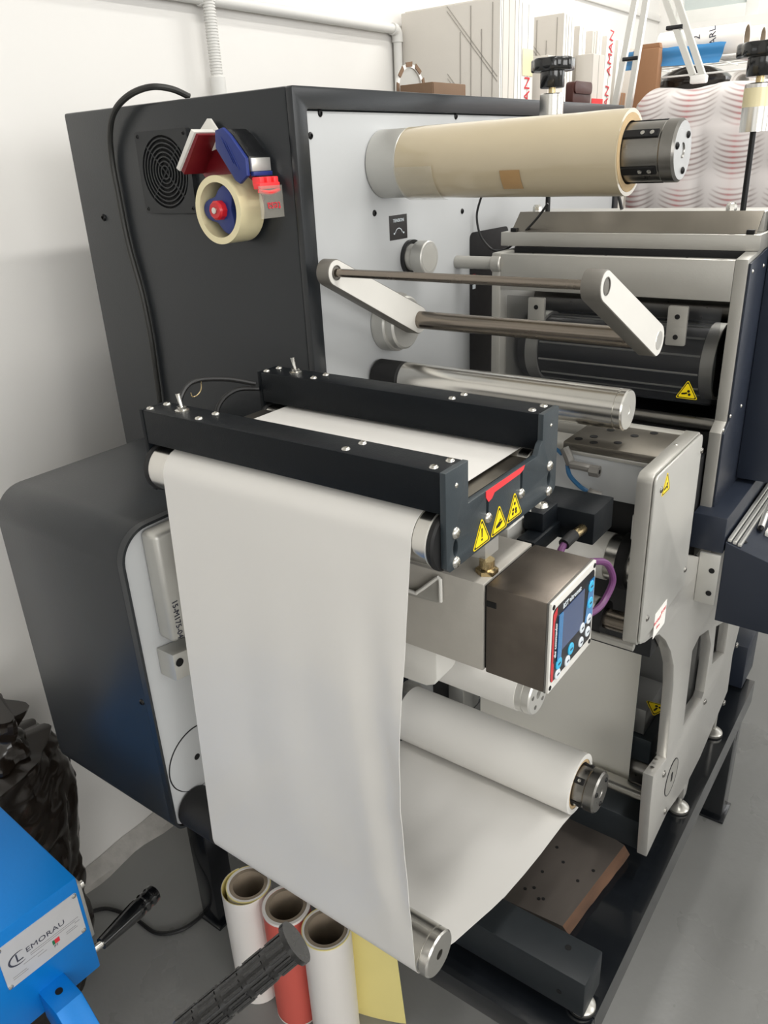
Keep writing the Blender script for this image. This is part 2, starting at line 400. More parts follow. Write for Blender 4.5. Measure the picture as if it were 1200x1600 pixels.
# ------------------------------------------------------------------ floor stand (the machine rests on it)
stand = thing('machine_stand', (1.33, .7, 0), 'low black steel floor frame carrying the label machine', 'stand')
B().prism([(.264, .300), (.270, .300), (.270, .362), (.40, .362), (.40, .368), (.264, .368)], 'x', .8605, 1.96, .0012).done('rail', 'stand_black', stand)
B().box(.79, 1.93, 1.17, 1.23, .318, .368, .003).done('rail', 'stand_black', stand)
for x0, x1, ya in ((.79, .86, .264), (1.83, 1.89, .401)):
    B().box(x0, x1, ya, 1.169, .318, .367, .003).done('cross_member', 'stand_black', stand)
B().box(1.05, 1.12, .401, 1.169, .318, .366, .003).done('cross_member', 'stand_black', stand)
for x0, x1 in ((.80, .86), (1.80, 1.87)):
    for y0, y1, zt in ((.266, .326, .3175 if x0 < 1 else .300), (1.17, 1.23, .3178)):
        l = B().box(x0, x1, y0, y1, .008, zt, .003).done('leg', 'stand_black', stand)
        B().box(x0-.008, x1+.008, y0-.008, y1+.008, 0, .008, .002).done('foot_plate', 'stand_black', l)

# ------------------------------------------------------------------ the label machine
M = thing('label_machine', (1.33, .75, .368), 'large grey narrow-web label finishing machine with rollers and cabinets', 'machine')
# upper cabinet
uc = B().box(.891, 2.113, .806, 1.316, .93, 1.786, .004).done('upper_cabinet', 'charcoal_paint', M)
o = plate(rrect(.891, 2.113, .93, 1.786, .004), [rrect(.919, 2.085, .95, 1.758, .004)], 'y', .7945, .806, .0012).done('front_rim', 'charcoal_paint', uc)
fp = B().box(.921, 2.083, .799, .806, 1.27, 1.756, .0012).done('front_plate', 'plate_grey', M)
for q in ((500, 177), (485, 212), (585, 333), (712, 182), (722, 330), (580, 465)):
    p = at(*q, 'y', .799); screw(p, .005, '-y', fp, 'screw_black')
screw(at(162, 340, 'x', .891), .006, '-x', uc, 'screw_black')
# fan grille on the cabinet side
fg = B().addmesh(holed(rrect(1.005, 1.127, 1.627, 1.747, .004), [circle(1.066, 1.687, .053, 40)], .008), lambda p: Vector((.887+p.z, p.x, p.y))).done('fan_grille', 'fan_black', uc)
B().cyl('x', (0, 1.066, 1.687), .0545, .8875, .8905, 40).done('fan_backing', 'hole_black', fg)
for k in range(1, 8):
    r = .0065*k+.003
    B().pipe('x', (0, 1.066, 1.687), r-.0011, r+.0011, .8835, .8870, 40).done('grille_ring', 'fan_black', fg)
for a in (PI/4, 3*PI/4):
    c, s_ = math.cos(a)*.053, math.sin(a)*.053
    B().tube([(.8855, 1.066-c, 1.687-s_), (.8855, 1.066+c, 1.687+s_)], .0017, 6, 1).done('grille_spoke', 'fan_black', fg)
for dy in (-.054, .054):
    for dz in (-.053, .053): screw((.883, 1.066+dy, 1.687+dz), .003, '-x', fg, 'screw_black')
# lower cabinet
def lc_out(i):
    x0, x1, z0, z1 = .501+i, .95, .785+i, 1.279-i; r1, r0 = .046-i, .022-i
    return circle(x0+r1, z1-r1, r1, 10, PI/2, PI, True)+circle(x0+r0, z0+r0, r0, 8, PI, 1.5*PI, True)+[(x1, z0), (x1, z1)]
lc = B().prism(lc_out(0), 'y', .807, 1.09, .002).done('lower_cabinet', 'charcoal_paint', M)
plate(lc_out(0), [lc_out(.004)[:-2]+[(.945, .789), (.945, 1.275)]], 'y', .796, .807).done('rim', 'charcoal_paint', lc)
o = lc_out(.005)[:-2]+[(1.12, .79), (1.12, .44), (2.085, .44), (2.085, 1.266), (.91, 1.266), (.91, 1.274)]
lp = B().prism(o, 'y', .800, .8065, .001).done('lower_plate', 'plate_grey', M)
B().box(1.13, 2.10, .81, 1.30, .41, .925, .004).done('lower_body', 'charcoal_paint', M)
screw(at(222, 1097, 'x', .501), .005, '-x', lc, 'screw_black')
# parts on the lower plate: slab, clamp, round cover, black tube
sl = B().box(.536, .60, .768, .7995, 1.112, 1.272, .007, 3).done('support_slab', 'alu_matte', M)
write('15-M175-04', .0125, (.5475, .7676, 1.145), (0, 0, -1), (1, 0, 0), 'print_dark', sl, sx=.95)
B().prism([(.528, 1.058), (.595, 1.048), (.595, 1.088), (.528, 1.100)], 'y', .765, .7995, .003).done('clamp_block', 'alu_matte', M)
hole(at(281, 1035, 'y', .764), .006, '-y', sl)
c0 = at(309, 1184, 'y', .8)
o = B().lathe([(0, .0015), (.0525, .0015), (.0525, -.001), (0, -.001)], 'y', (.563, .8, .886), 48, sgn=-1).done('round_cover', 'plate_grey', M)
B().pipe('y', (.563, 0, .886), .0525, .0540, .7990, .8003, 48).done('cover_gap', 'slot_black', o)
hole((.561, .7985, .888), .005, '-y', o)
B().cyl('y', (.5395, 0, .812), .031, .7242, .7995, 32, .004).done('roller_sleeve', 'black_rubber', M)

def roller(name, x, z, r, y0, y1, m='roller_steel', cap=.010, seg=40):
    """cantilevered guide roller: tube, end ring groove, end cap and bore"""
    b = B().lathe([(0, y1), (r, y1), (r, y0+cap+.003), (r-.0015, y0+cap+.0025), (r-.0015, y0+cap+.0005), (r, y0+cap), (r, y0+.002), (r-.002, y0), (.0065, y0), (.0065, y0+.012), (0, y0+.012)], 'y', (x, 0, z), seg)
    return b.done(name, m, M)
r_ = roller('guide_roller', .5395, .812, .0292, .358, .724)
hole((.5395, .3695, .812), .0062, '-y', r_)
r_ = roller('guide_roller', 1.0555, 1.353, .0295, .361, .738)
B().lathe([(0, .361), (.0275, .361), (.0275, .3602), (.0068, .3602), (.0068, .3608), (0, .3608)], 'y', (1.0555, 0, 1.353), 36).done('end_face', 'alu_bright', r_)
hole((1.0555, .3722, 1.353), .0062, '-y', r_)
B().cyl('y', (1.0555, 0, 1.353), .0293, .738, .7985, 36, .006).done('roller_sleeve', 'black_rubber', M)
r_ = roller('guide_roller', .778, 1.046, .0290, .352, .7985, 'alu_bright')
B().pipe('y', (.778, 0, 1.046), .0292, .0300, .3734, .7228, 40).done('paper_wrap', 'paper_white', r_)
for k in range(5):
    a = k*2*PI/5+.4; hole((.778+.018*math.cos(a), .3519, 1.046+.018*math.sin(a)), .003, '-y', r_, 'shaft_steel')
hole((.778, .3645, 1.046), .0062, '-y', r_)

# unwind shaft with sleeve
B().cyl('y', (1.0976, 0, 1.683), .0495, .742, .7985, 48, .002).done('unwind_sleeve', 'alu_matte', M)
def air_shaft(x, z, r, y0, y1, a0):
    s = B().lathe([(0, y1), (r*.96, y1), (r*.96, y0+.02), (r, y0+.018), (r, y0+.003), (r-.003, y0), (r*.25, y0), (r*.22, y0+.0015), (0, y0+.0015)], 'y', (x, 0, z), 48).done('expanding_shaft', 'shaft_steel', M)
    for k in range(5):
        a = a0+k*2*PI/5; u = Vector((math.cos(a), 0, math.sin(a))); t = Vector((-math.sin(a), 0, math.cos(a))); c = Vector((x, 0, z))+u*(r*.962)
        f = lambda p, c=c, u=u, t=t: c+t*p.x+u*p.z+Vector((0, p.y, 0))
        B().box(-.0055, .0055, y0+.022, y0+.11, -.002, .0022, .0008, 1, fn=f).done('expanding_bar', 'hole_black', s)
        for dy in (.030, .042):
            B().lathe([(0, .0035), (.0028, .003), (.0028, 0), (0, 0)], 'z', (0, y0+dy, 0), 10, fn=f).done('set_screw', 'screw_zinc', s)
    for k in range(3):
        a = a0+.4+k*2*PI/3; screw((x+r*.66*math.cos(a), y0, z+r*.66*math.sin(a)), .0045, '-y', s, 'screw_black')
    return s
air_shaft(1.0976, 1.683, .0371, .334, .76, PI-.628)
air_shaft(1.0074, .7025, .0365, .336, .7985, PI-.9)

# tension knob, sticker and dancer
k_ = B().lathe([(0, .7985), (.022, .7985), (.022, .782), (.0205, .78), (.0205, .778), (.0262, .778), (.0276, .776), (.0276, .7565), (.026, .755), (0, .755)], 'y', (1.159, 0, 1.5355), 40).done('tension_knob', 'alu_matte', M)
B().lathe([(0, .7548), (.0215, .7548), (.0215, .7552), (0, .7552)], 'y', (1.159, 0, 1.5355), 36).done('knob_face', 'alu_bright', k_)
B().cyl('y', (1.1645, 0, 1.534), .030, .791, .7985, 36).done('knob_base', 'black_plastic', M)
st = B().box(1.107, 1.158, .7982, .7992, 1.567, 1.606, .0004, 1).done('scale_sticker', 'panel_black', M, label='small black tension scale sticker')
write('TENSION', .0075, (1.1325, .7979, 1.597), (1, 0, 0), (0, 0, 1), 'button_white', st)
me = holed(circle(1.1325, 1.574, .0115, 14, .35, PI-.35, True)+circle(1.1325, 1.574, .0102, 14, PI-.35, .35, True), [], .0004)
B().addmesh(me, lambda p: Vector((p.x, .7979, p.y))).done('dial_arc', 'button_white', st, ang=0)
for dx in (-.0135, .0135): hole((1.1325+dx, .7979, 1.577), .0015, '-y', st, 'button_white')
PV = (1.0935, 1.4455); TP = (.8865, 1.547)
hb = B().lathe([(0, .7985), (.047, .7985), (.0485, .797), (.0485, .775), (.046, .772), (.0435, .772), (.0435, .760), (.040, .757), (0, .757)], 'y', (1.0905, 0, 1.4395), 48).done('dancer_hub', 'alu_matte', M)
for y0, y1 in ((.735, .757), (.340, .364)):
    a_ = B().prism(capsule(PV, TP, .0225, .0185), 'y', y0, y1, .0012).done('dancer_arm', 'arm_edge_shaded', M)
    plate(capsule(PV, TP, .0212, .0172), [circle(*TP, .0095, 20)], 'y', y0-.0006, y0+.0004).done('arm_face', 'arm_alu', a_, ang=0)
    B().lathe([(.0105, y0-.0012), (.0092, y0-.0012), (.0088, y0+.006), (0, y0+.006)], 'y', (TP[0], 0, TP[1]), 24).done('bearing', 'shaft_steel', a_)
    if y0 < .5:
        c = B().lathe([(0, y0-.0014), (.0125, y0-.0014), (.0130, y0-.0006), (0, y0-.0006)], 'y', (PV[0], 0, PV[1]), 28).done('pivot_cap', 'alu_bright', a_)
B().cyl('y', (PV[0], 0, PV[1]), .0142, .364, .735, 32).done('dancer_rod', 'rod_steel', M)
B().cyl('y', (TP[0], 0, TP[1]), .0058, .346, .750, 24).done('dancer_rod', 'rod_steel', M)

# ---- splice table: two dark beams, end panels, tray, rollers
YF = .343; YB = .7655; ZB, ZT = 1.394, 1.435
for bi, (x0, x1) in enumerate(((.5445, .584), (.741, .779))):
    bm_ = B().box(x0, x1, YF+.0065, YB-.0065, ZB, ZT, .0015).done('splice_beam', 'black_coat', M)
    for yy in (.752, .668, .458, .357):
        for xx in (x0+.009, x1-.009): screw((xx, yy+(.004 if xx < (x0+x1)/2 else 0), ZT), .0046, 'z', bm_)
    sw = B().lathe([(0, ZT), (.0085, ZT), (.0085, ZT+.002), (.0055, ZT+.003), (.0055, ZT+.006), (0, ZT+.006)], 'z', ((x0+x1)/2, .712, 0), 18).done('toggle_switch', 'screw_zinc', bm_)
    c = Vector(((x0+x1)/2, .712, ZT+.005))
    B().tube([c, c+Vector((.0008, .003, .007)), c+Vector((.0012, .0048, .015))], .0018, 10, 3, rf=lambda t: .0015+.0016*t).done('lever', 'screw_zinc', bm_)
pan = [(.5465, YF), ]
po = [(.5505, 1.334), (.773, 1.334), (.779, 1.340), (.779, ZT), (.741, ZT), (.741, 1.406), (.736, 1.403), (.729, 1.3925), (.584, 1.3925), (.584, ZT), (.5445, ZT), (.5445, 1.340)]
ep = plate(po, [[(.5605+.0042*math.cos(a), 1.3555+.0085*math.sin(a)) for a in [k*PI/8 for k in range(16)]], [(.7605+.0042*math.cos(a), 1.3555+.0085*math.sin(a)) for a in [k*PI/8 for k in range(16)]],
                rrect(.6185, .6235, 1.356, 1.388, .002, 3), rrect(.6905, .6955, 1.356, 1.388, .002, 3)], 'y', YF, YF+.0065, .0006).done('end_panel', 'slate_coat', M)
B().box(.548, .776, YF+.007, YF+.0078, 1.338, 1.392).done('slot_backing', 'hole_black', ep)
for xx in (.5605, .7605):
    for zz in (1.371, 1.3405): screw((xx, YF, zz), .0062, '-y', ep)
for xx in (.6215, .6925): screw((xx, YF, 1.3625), .0060, '-y', ep)
screw((.5625, YF, 1.418), .0026, '-y', ep, 'screw_zinc'); screw((.7605, YF, 1.418), .0022, '-y', ep, 'screw_zinc')
rt = B().prism([(.6165, 1.3925), (.6165, 1.386), (.6215, 1.3795), (.6285, 1.381), (.6335, 1.3855), (.6885, 1.3865), (.6955, 1.3885), (.6985, 1.3925)], 'y', YF-.0007, YF-.0001).done('red_marker', 'red_vinyl', ep, label='red vinyl marker')
for xx, zz, sy in ((.6086, 1.3475, 'bang'), (.6439, 1.3480, 'hand'), (.6771, 1.3500, 'hot')):
    warn_sticker((xx, YF-.0002, zz), (1, 0, 0), (0, 0, 1), .032, ep, sy, {'bang': 'yellow triangle with exclamation mark', 'hand': 'yellow triangle with hand symbol', 'hot': 'yellow triangle with dotted symbol'}[sy])
for x0, x1 in ((.5445, .584), (.741, .779)): plate([(x0, 1.334), (x1, 1.334), (x1, ZT), (x0, ZT)], [], 'y', YB-.0065, YB, .0006).done('end_cap', 'black_coat', M)
B().box(.5841, .7409, YB-.0065, YB, 1.334, 1.362, .0006).done('end_panel', 'black_coat', M)
B().box(.590, .735, YF+.0068, YB-.0068, 1.338, 1.3785, .001).done('splice_tray', 'black_coat', M)
tp_ = B().box(.588, .737, YF+.009, YB-.009, 1.3790, 1.3850, .0006).done('splice_plate', 'brown_steel', M)
B().box(.588, .737, YF+.0095, YF+.0105, 1.3851, 1.3880).done('groove', 'hole_black', tp_)
for xx in (.5600, .752):
    q = B().cyl('y', (xx, 0, 1.3615), .0280, .3575, .7515, 40, .0005).done('table_roller', 'roller_steel', M)
    for y0, y1 in ((.3498, .357), (.752, .759)):
        B().cyl('y', (xx, 0, 1.3615), .0300, y0, y1, 36, .002).done('end_disc', 'black_rubber', q)
    B().cyl('y', (xx, 0, 1.3615), .0285, .3574, .3592, 36).done('end_ring', 'alu_bright', q)
# cables behind the table
for pts, n in (([(.600, .772, 1.350), (.625, .80, 1.40), (.660, .81, 1.432), (.70, .79, 1.432), (.735, .765, 1.420)], 'cable'), ([(.660, .775, 1.35), (.685, .79, 1.395), (.715, .785, 1.413), (.74, .764, 1.412)], 'cable')):
    b_ = B().tube(pts, .0032, 8).done(n, 'cable_black', M)
B().tube([(.652, .800, 1.424), (.654, .800, 1.418), (.662, .800, 1.418), (.670, .800, 1.424), (.672, .800, 1.434)], .0008, 6).done('wire_clip', 'brass', M)

# ---- web guide box with operator panel
B().box(.638, .752, .3565, .7995, 1.165, 1.275, .0015).done('guide_box', 'box_steel', M)
cv = B().box(.638, .752, .2835, .3535, 1.165, 1.275, .0015).done('guide_cover', 'worn_steel', M)
B().box(.6415, .7485, .3536, .3564, 1.168, 1.272).done('cover_gap', 'hole_black', cv)
B().box(.6372, .640, .341, .3525, 1.250, 1.2575, .0006, 1).done('cable_notch', 'hole_black', cv)
B().prism([(.638, 1.165), (.752, 1.165), (.752, 1.275), (.638, 1.275)], 'y', .2815, .2834).done('cover_edge', 'fitting_grey', cv)
bz = plate(rrect(.638, .752, 1.165, 1.275, .002, 3), [], 'y', .2785, .2814, .0004).done('panel_bezel', 'bezel', M)
YH = .2784
for xx in (.6425, .7475):
    for zz in (1.1705, 1.2695): hole((xx, YH, zz), .0028, '-y', bz)
B().prism(rrect(.6415, .7485, 1.176, 1.266, .006, 5), 'y', YH-.0004, YH-.0001).done('panel_overlay', 'panel_black', bz, ang=0)
B().prism([(.6418, 1.181), (.6445, 1.1766), (.6478, 1.1768), (.6482, 1.198), (.6462, 1.200), (.6462, 1.250), (.651, 1.258), (.651, 1.2655), (.6418, 1.2605)], 'y', YH-.0007, YH-.0004).done('red_stripe', 'red_plastic', bz, ang=0)
sc = B().prism(rrect(.655, .7215, 1.205, 1.2535, .001, 3), 'y', YH-.0009, YH-.0004).done('display', 'screen_blue', bz, ang=0)
B().prism(rrect(.655, .665, 1.196, 1.254, .002, 3), 'y', YH-.0016, YH-.0009).done('protective_film', 'film_blue', sc, ang=0)
B().prism([(.727, 1.204), (.7485, 1.207), (.7485, 1.256), (.735, 1.256)], 'y', YH-.0009, YH-.0007).done('protective_film', 'film_blue', bz, ang=0)
for bx, bzz, rr, m_ in ((.7395, 1.2475, .0068, 'button_cyan'), (.7395, 1.2265, .0068, 'button_cyan'), (.7385, 1.206, .0062, 'button_white'), (.7205, 1.2035, .0062, 'button_white'), (.7375, 1.1895, .0062, 'button_white'), (.7195, 1.1855, .0062, 'button_white'),
                        (.6605, 1.192, .0072, 'button_cyan'), (.6915, 1.1925, .0072, 'button_cyan'), (.6585, 1.1795, .0064, 'button_white'), (.6835, 1.1815, .0064, 'button_white')):
    q = B().lathe([(0, -.0014), (rr*.9, -.0014), (rr, -.0008), (rr, 0), (0, 0)], 'y', (bx, YH-.0004, bzz), 20).done('button', m_, bz)
    B().box(bx-rr*.4, bx+rr*.4, YH-.0021, YH-.0018, bzz-.0009, bzz+.0009).done('button_mark', 'print_dark', q)
write('BST eltromat', .0082, (.688, YH-.0007, 1.2590), (1, 0, 0), (0, 0, 1), 'button_white', bz, sx=1.05)
write('ekr commander', .0066, (.6502, YH-.0007, 1.2255), (0, 0, 1), (-1, 0, 0), 'button_white', bz)
# mounting foot below the table
B().box(.662, .692, .368, .40, 1.290, 1.3335, .001).done('table_mount', 'alu_matte', M)
nb = B().lathe([(0, 1.2752), (.0125, 1.2752), (.0125, 1.280), (.0085, 1.282), (.0085, 1.2905), (0, 1.2905)], 'z', (.664, .367, 0), 6).done('levelling_bolt', 'brass', M)
B().cyl('z', (.664, .367, 0), .0083, 1.2815, 1.2912, 20).done('bolt_neck', 'brass', nb)
# bent bracket on the front of the guide box, clamp below it
bb_ = B().prism([(.56, 1.243), (.4385, 1.243), (.4095, 1.270), (.4065, 1.268), (.4065, 1.2415), (.412, 1.2385), (.56, 1.2300)], 'x', .6325, .6372, .0006).done('bent_bracket', 'cast_grey', M)
B().tube([(.631, .56, 1.2435), (.631, .450, 1.2435), (.631, .437, 1.2455), (.631, .4115, 1.2700), (.631, .408, 1.2705), (.631, .4062, 1.268), (.631, .4060, 1.2425)], .0022, 8, 3).done('bracket_rim', 'bezel', bb_)
cb_ = B().prism([(.429, 1.1645), (.52, 1.1645), (.52, 1.096), (.445, 1.0985), (.434, 1.104), (.429, 1.114)], 'x', .655, .70, .003).done('clamp_bracket', 'bezel', M)

# ---- edge sensor behind the guide box
ss = B().box(.765, .812, .395, .47, 1.225, 1.2775, .001).done('sensor_bracket', 'alu_matte', M)
write('S', .028, (.789, .43, 1.2779), (.4, -1, 0), (1, .4, 0), 'print_dark', ss, name='logo', sx=1.6)
B().box(.812, .842, .39, .48, 1.225, 1.2765, .001).done('sensor_rail', 'black_coat', M)
B().box(.770, .845, .362, .386, 1.246, 1.266, .001).done('sensor_rail', 'black_coat', M)
sn = B().box(.842, .905, .318, .50, 1.243, 1.285, .0015).done('edge_sensor', 'black_coat', M)
B().box(.800, .842, .366, .392, 1.266, 1.291, .0015).done('sensor_clamp', 'black_coat', M)
q = B().lathe([(0, 0), (.009, 0), (.0075, .003), (.0045, .004), (.0045, .002), (0, .002)], 'z', (.822, .379, 1.291), 14).done('knurled_screw', 'screw_zinc', M)
cn = B().tube([(.842, .332, 1.263), (.828, .333, 1.263), (.82, .334, 1.263)], .0062, 14, 2).done('cable_connector', 'brass', sn)
B().tube([(.820, .334, 1.263), (.806, .335, 1.262), (.796, .336, 1.260)], .0072, 12, 2).done('connector_sleeve', 'black_rubber', sn)
B().tube([(.797, .336, 1.260), (.787, .336, 1.252), (.788, .325, 1.243), (.81, .308, 1.238), (.838, .298, 1.226), (.85, .292, 1.200), (.838, .294, 1.180), (.815, .297, 1.172), (.78, .31, 1.17), (.753, .325, 1.172)], .0043, 10).done('sensor_cable', 'purple_cable', M)

# ---- nip area right of the sensor: crossbeam, covers, hoses
B().box(1.02, 1.09, .304, .7985, 1.287, 1.293, .001).done('cover_lip', 'cast_grey', M)
B().box(1.024, 1.09, .304, .7985, 1.226, 1.2868, .002).done('cross_cover', 'plate_grey', M)
hp = B().box(1.02, 1.13, .304, .44, 1.2935, 1.3045, .001).done('hole_plate', 'brown_steel', M)
for xx, yy in ((1.035, .40), (1.06, .41), (1.05, .37), (1.10, .40), (1.09, .36), (1.115, .34), (1.04, .425)): hole((xx, yy, 1.3046), .0058, 'z', hp)
B().cyl('y', (1.135, 0, 1.285), .022, .304, .7985, 28).done('tie_bar', 'cast_grey', M)
B().box(1.10, 1.30, .306, .7985, .93, 1.224, .002).done('inner_box', 'slot_black', M)  # plain dark box filling the black area under the cross cover
B().tube([(1.012, .70, 1.304), (1.012, .55, 1.302), (1.010, .46, 1.298), (1.006, .435, 1.290)], .0028, 8).done('air_hose', 'blue_hose', M)
B().tube([(1.004, .425, 1.277), (1.002, .42, 1.262), (1.003, .405, 1.248), (1.006, .392, 1.240)], .0034, 8).done('air_hose', 'blue_hose', M)
ft = B().tube([(1.006, .432, 1.300), (1.004, .424, 1.288), (1.004, .42, 1.278)], .0068, 10, 3).done('hose_fitting', 'fitting_grey', M)
B().tube([(1.0, .418, 1.279), (1.0, .398, 1.279), (1.004, .385, 1.276)], .0062, 10, 3).done('hose_fitting', 'fitting_grey', M)
B().lathe([(.0035, 0), (.0085, 0), (.0085, .014), (0, .014)], 'y', (1.000, .375, 1.276), 6, sgn=1).done('fitting_nut', 'fitting_grey', M)
B().tube([(1.006, .392, 1.240), (1.007, .382, 1.237), (1.010, .374, 1.236)], .0068, 10, 3).done('hose_fitting', 'fitting_grey', M)
# rollers in the nip area
q = B().cyl('y', (1.071, 0, 1.111), .0360, .302, .7985, 40).done('nip_roller', 'roller_steel', M)
B().pipe('y', (1.071, 0, 1.111), .0362, .0375, .3734, .7228, 44).done('paper_wrap', 'paper_white', q)
B().lathe([(.0362, .338), (.043, .338), (.0445, .342), (.0445, .350), (.043, .354), (.0362, .354), (.0362, .338)], 'y', (1.071, 0, 1.111), 44).done('rubber_ring', 'black_rubber', q)
B().box(1.035, 1.07, .306, .335, 1.165, 1.205, .002).done('bearing_block', 'alu_bright', M)
q = B().cyl('y', (.998, 0, 1.047), .0155, .296, .7985, 28).done('drive_shaft', 'rod_steel', M)
B().pipe('y', (.998, 0, 1.047), .0158, .0265, .348, .362, 32).done('shaft_collar', 'black_rubber', q)
B().pipe('y', (.998, 0, 1.047), .0158, .0285, .3622, .40, 32).done('bearing', 'alu_bright', q)
B().cyl('y', (.976, 0, 1.026), .0065, .296, .7985, 20).done('web_bar', 'cast_grey', M)

# ---- side frame: guard box, cut-out plate, bracket
gd = B().prism(rrect(.946, 1.1575, 1.045, 1.3055, .012, 5), 'y', .2845, .3045, .001).done('side_guard', 'cast_grey', M)
B().prism(rrect(.9485, 1.155, 1.0475, 1.303, .011, 5), 'y', .2800, .2836, .0012).done('guard_cover', 'alu_matte', gd)
for q in ((1033, 765), (1096, 704), (1011, 966), (1070, 890)): screw(at(*q, 'y', .280), .0048, '-y', gd, 'shaft_steel')
screw(at(1056, 695, 'z', 1.3055), .003, 'z', gd, 'screw_zinc')
warn_sticker(at(1041, 759, 'y', .2799), (1, 0, 0), (0, 0, 1), .032, gd, 'crush', 'yellow warning triangle on the guard')
q = at(1031, 967, 'y', .2798); lb = B().box(q.x-.0265, q.x+.0265, .2795, .2799, q.z-.021, q.z+.021).done('paper_label', 'carton_white', gd, label='white paper label with red print')
for i, (t_, dx, dz, sz) in enumerate((('ROTARY', -.012, .004, .008), ('SLOW', .012, .009, .008), ('150 m', -.008, -.008, .006))):
    write(t_, sz, (q.x+dx, .2793, q.z+dz), (1, 0, 0), (0, 0, 1), 'print_pink', lb)
arch = [(.967, 1.040), (.990, 1.030), (1.02, 1.022), (1.06, 1.005), (1.10, .972), (1.14, .928), (1.17, .882), (1.185, .83), (1.192, .76), (1.198, .70), (1.2025, .655)]
outer = arch+[(1.1256, .672), (1.130, .60), (1.1464, .460), (1.262, .474), (1.385, .440), (1.39, .405), (1.41, .405), (1.42, .437), (1.50, .437), (1.67, .479), (1.704, .49), (1.694, .60), (1.7244, .66), (1.72, .90), (1.60, 1.02), (1.30, 1.03), (1.155, 1.10), (1.155, 1.20), (.97, 1.20)]
wins = [[(1.290, .843), (1.330, .852), (1.400, .828), (1.443, .770), (1.443, .652), (1.43, .644), (1.30, .664)], [(1.4655, .80), (1.575, .758), (1.592, .735), (1.595, .660), (1.48, .700)]]
sp = plate(outer, wins, 'y', .2845, .3035, .001)
so = sp.done('side_plate', 'side_alu', M)
for q in ((1037, 1209), (1039, 1267), (1101, 1096), (1131, 1098), (1151, 1008)):
    p = at(*q, 'y', .2845); screw(p, .0072, '-y', so, 'shaft_steel')
for dx, dz in ((0, 0), (.010, .004)): hole((1.150+dx*2, .295, .6695+dz), .0035, 'z', so, 'screw_zinc')
hole(at(1017, 1220, 'x', 1.1275), .003, '-x', so, 'screw_zinc')
B().prism([(1.166+.0+.012*math.cos(a)+.03*0, .585+.05*math.sin(a)) for a in [k*PI/12 for k in range(24)]], 'y', .2832, .2846).done('slotted_cover', 'cast_grey', so) if False else None
q = at(1049, 1214, 'y', .284); B().lathe([(0, .2836), (.037, .2836), (.037, .2848), (0, .2848)], 'y', (q.x, 0, q.z), 36).done('bearing_cover', 'cast_grey', so)
B().pipe('y', (q.x, 0, q.z), .037, .0385, .2832, .2846, 36).done('cover_gap', 'slot_black', so)
B().prism(rrect(q.x-.004, q.x+.004, q.z-.010, q.z+.012, .003, 4), 'y', .2828, .2836).done('slot', 'hole_black', so)
# tinted panes and gear seen behind the windows
B().box(1.26, 1.46, .3045, .3065, .63, .87).done('window_sheet', 'plexi', so)
bk = B().box(1.245, 1.2515, .2505, .284, .972, 1.066, .0008).done('console_bracket', 'alu_matte', M)
for q in ((1087, 870), (1085, 884), (1112, 892), (1107, 927)):
    hole(at(*q, 'x', 1.2449), .0048 if q[0] > 1100 else .0034, '-x', bk)
B().box(1.252, 1.60, .250, .304, 1.068, 1.132, .002).done('console_arm', 'navy_coat', M)

# ---- print / die unit behind
ul = B().box(1.310, 1.60, .7015, .7195, 1.02, 1.528, .0015).done('unit_upright', 'cast_grey', M)
ur = B().prism([(1.310, 1.275), (1.310, 1.528), (1.60, 1.56), (1.60, 1.112), (1.285, 1.112), (1.285, 1.262)], 'y', .285, .3035, .0012).done('unit_upright', 'cast_grey', M)
nv = B().prism([(1.314, 1.275), (1.314, 1.522), (1.55, 1.55), (1.55, 1.116), (1.290, 1.116), (1.290, 1.260)], 'y', .281, .2846, .0006).done('upright_cover', 'navy_coat', M)
for q in ((1176, 424), (1193, 415), (1158, 634), (1141, 650), (1130, 672)): screw(at(*q, 'y', .281), .0035, '-y', nv, 'screw_zinc')
B().box(1.42, 1.60, .2225, .2805, 1.14, 1.60, .002).done('drive_cover', 'navy_coat', M)
B().box(1.63, 1.75, .20, .30, 1.10, 1.60, .002).done('drive_column', 'alu_matte', M)
B().cyl('x', (0, .238, 1.235), .035, 1.751, 1.86, 32, .003).done('hand_wheel', 'alu_bright', M)
B().box(1.310, 1.326, .3037, .7013, 1.465, 1.5265, .001).done('cross_bar', 'cast_grey', M)
tb = B().box(1.327, 1.36, .3037, .7013, 1.516, 1.5235, .001).done('top_strip', 'fitting_grey', M)
for yy in (.655, .52, .385): screw((1.343, yy, 1.5235), .003, 'z', tb, 'screw_black')
B().box(1.361, 1.372, .3037, .7013, 1.50, 1.534, .001).done('shadow_gap', 'hole_black', M)
B().box(1.362, 1.50, .283, .730, 1.5345, 1.5585, .001).done('pressure_bridge', 'cast_grey', M)
sl_ = B().prism([(1.368, 1.559), (1.372, 1.559), (1.405, 1.5885), (1.405, 1.5905), (1.402, 1.5905)], 'y', .292, .712, .0003).done('bridge_flap', 'brown_steel', M)
B().box(1.406, 1.50, .29, .715, 1.559, 1.589, .001).done('bridge_block', 'cast_grey', M)
for yy in (.706, .30): B().box(1.364, 1.374, yy-.006, yy+.006, 1.5588, 1.5655, .001).done('flap_hinge', 'screw_black', sl_)
B().cyl('y', (1.318, 0, 1.509), .0115, .7200, .7985, 24).done('spacer_bar', 'cast_grey', M)
B().cyl('y', (1.318, 0, 1.509), .016, .7015, .7215, 28, .002).done('spacer_flange', 'cast_grey', M)
bs = B().prism(rrect(1.366, 1.52, 1.02, 1.556, .012, 6), 'y', .7978, .7988).done('plate_slot', 'slot_black', M)
for z0 in (1.475, 1.455): B().box(1.375, 1.385, .7965, .7977, z0-.004, z0+.004).done('indicator', 'red_dark' if z0 > 1.46 else 'button_white', bs)
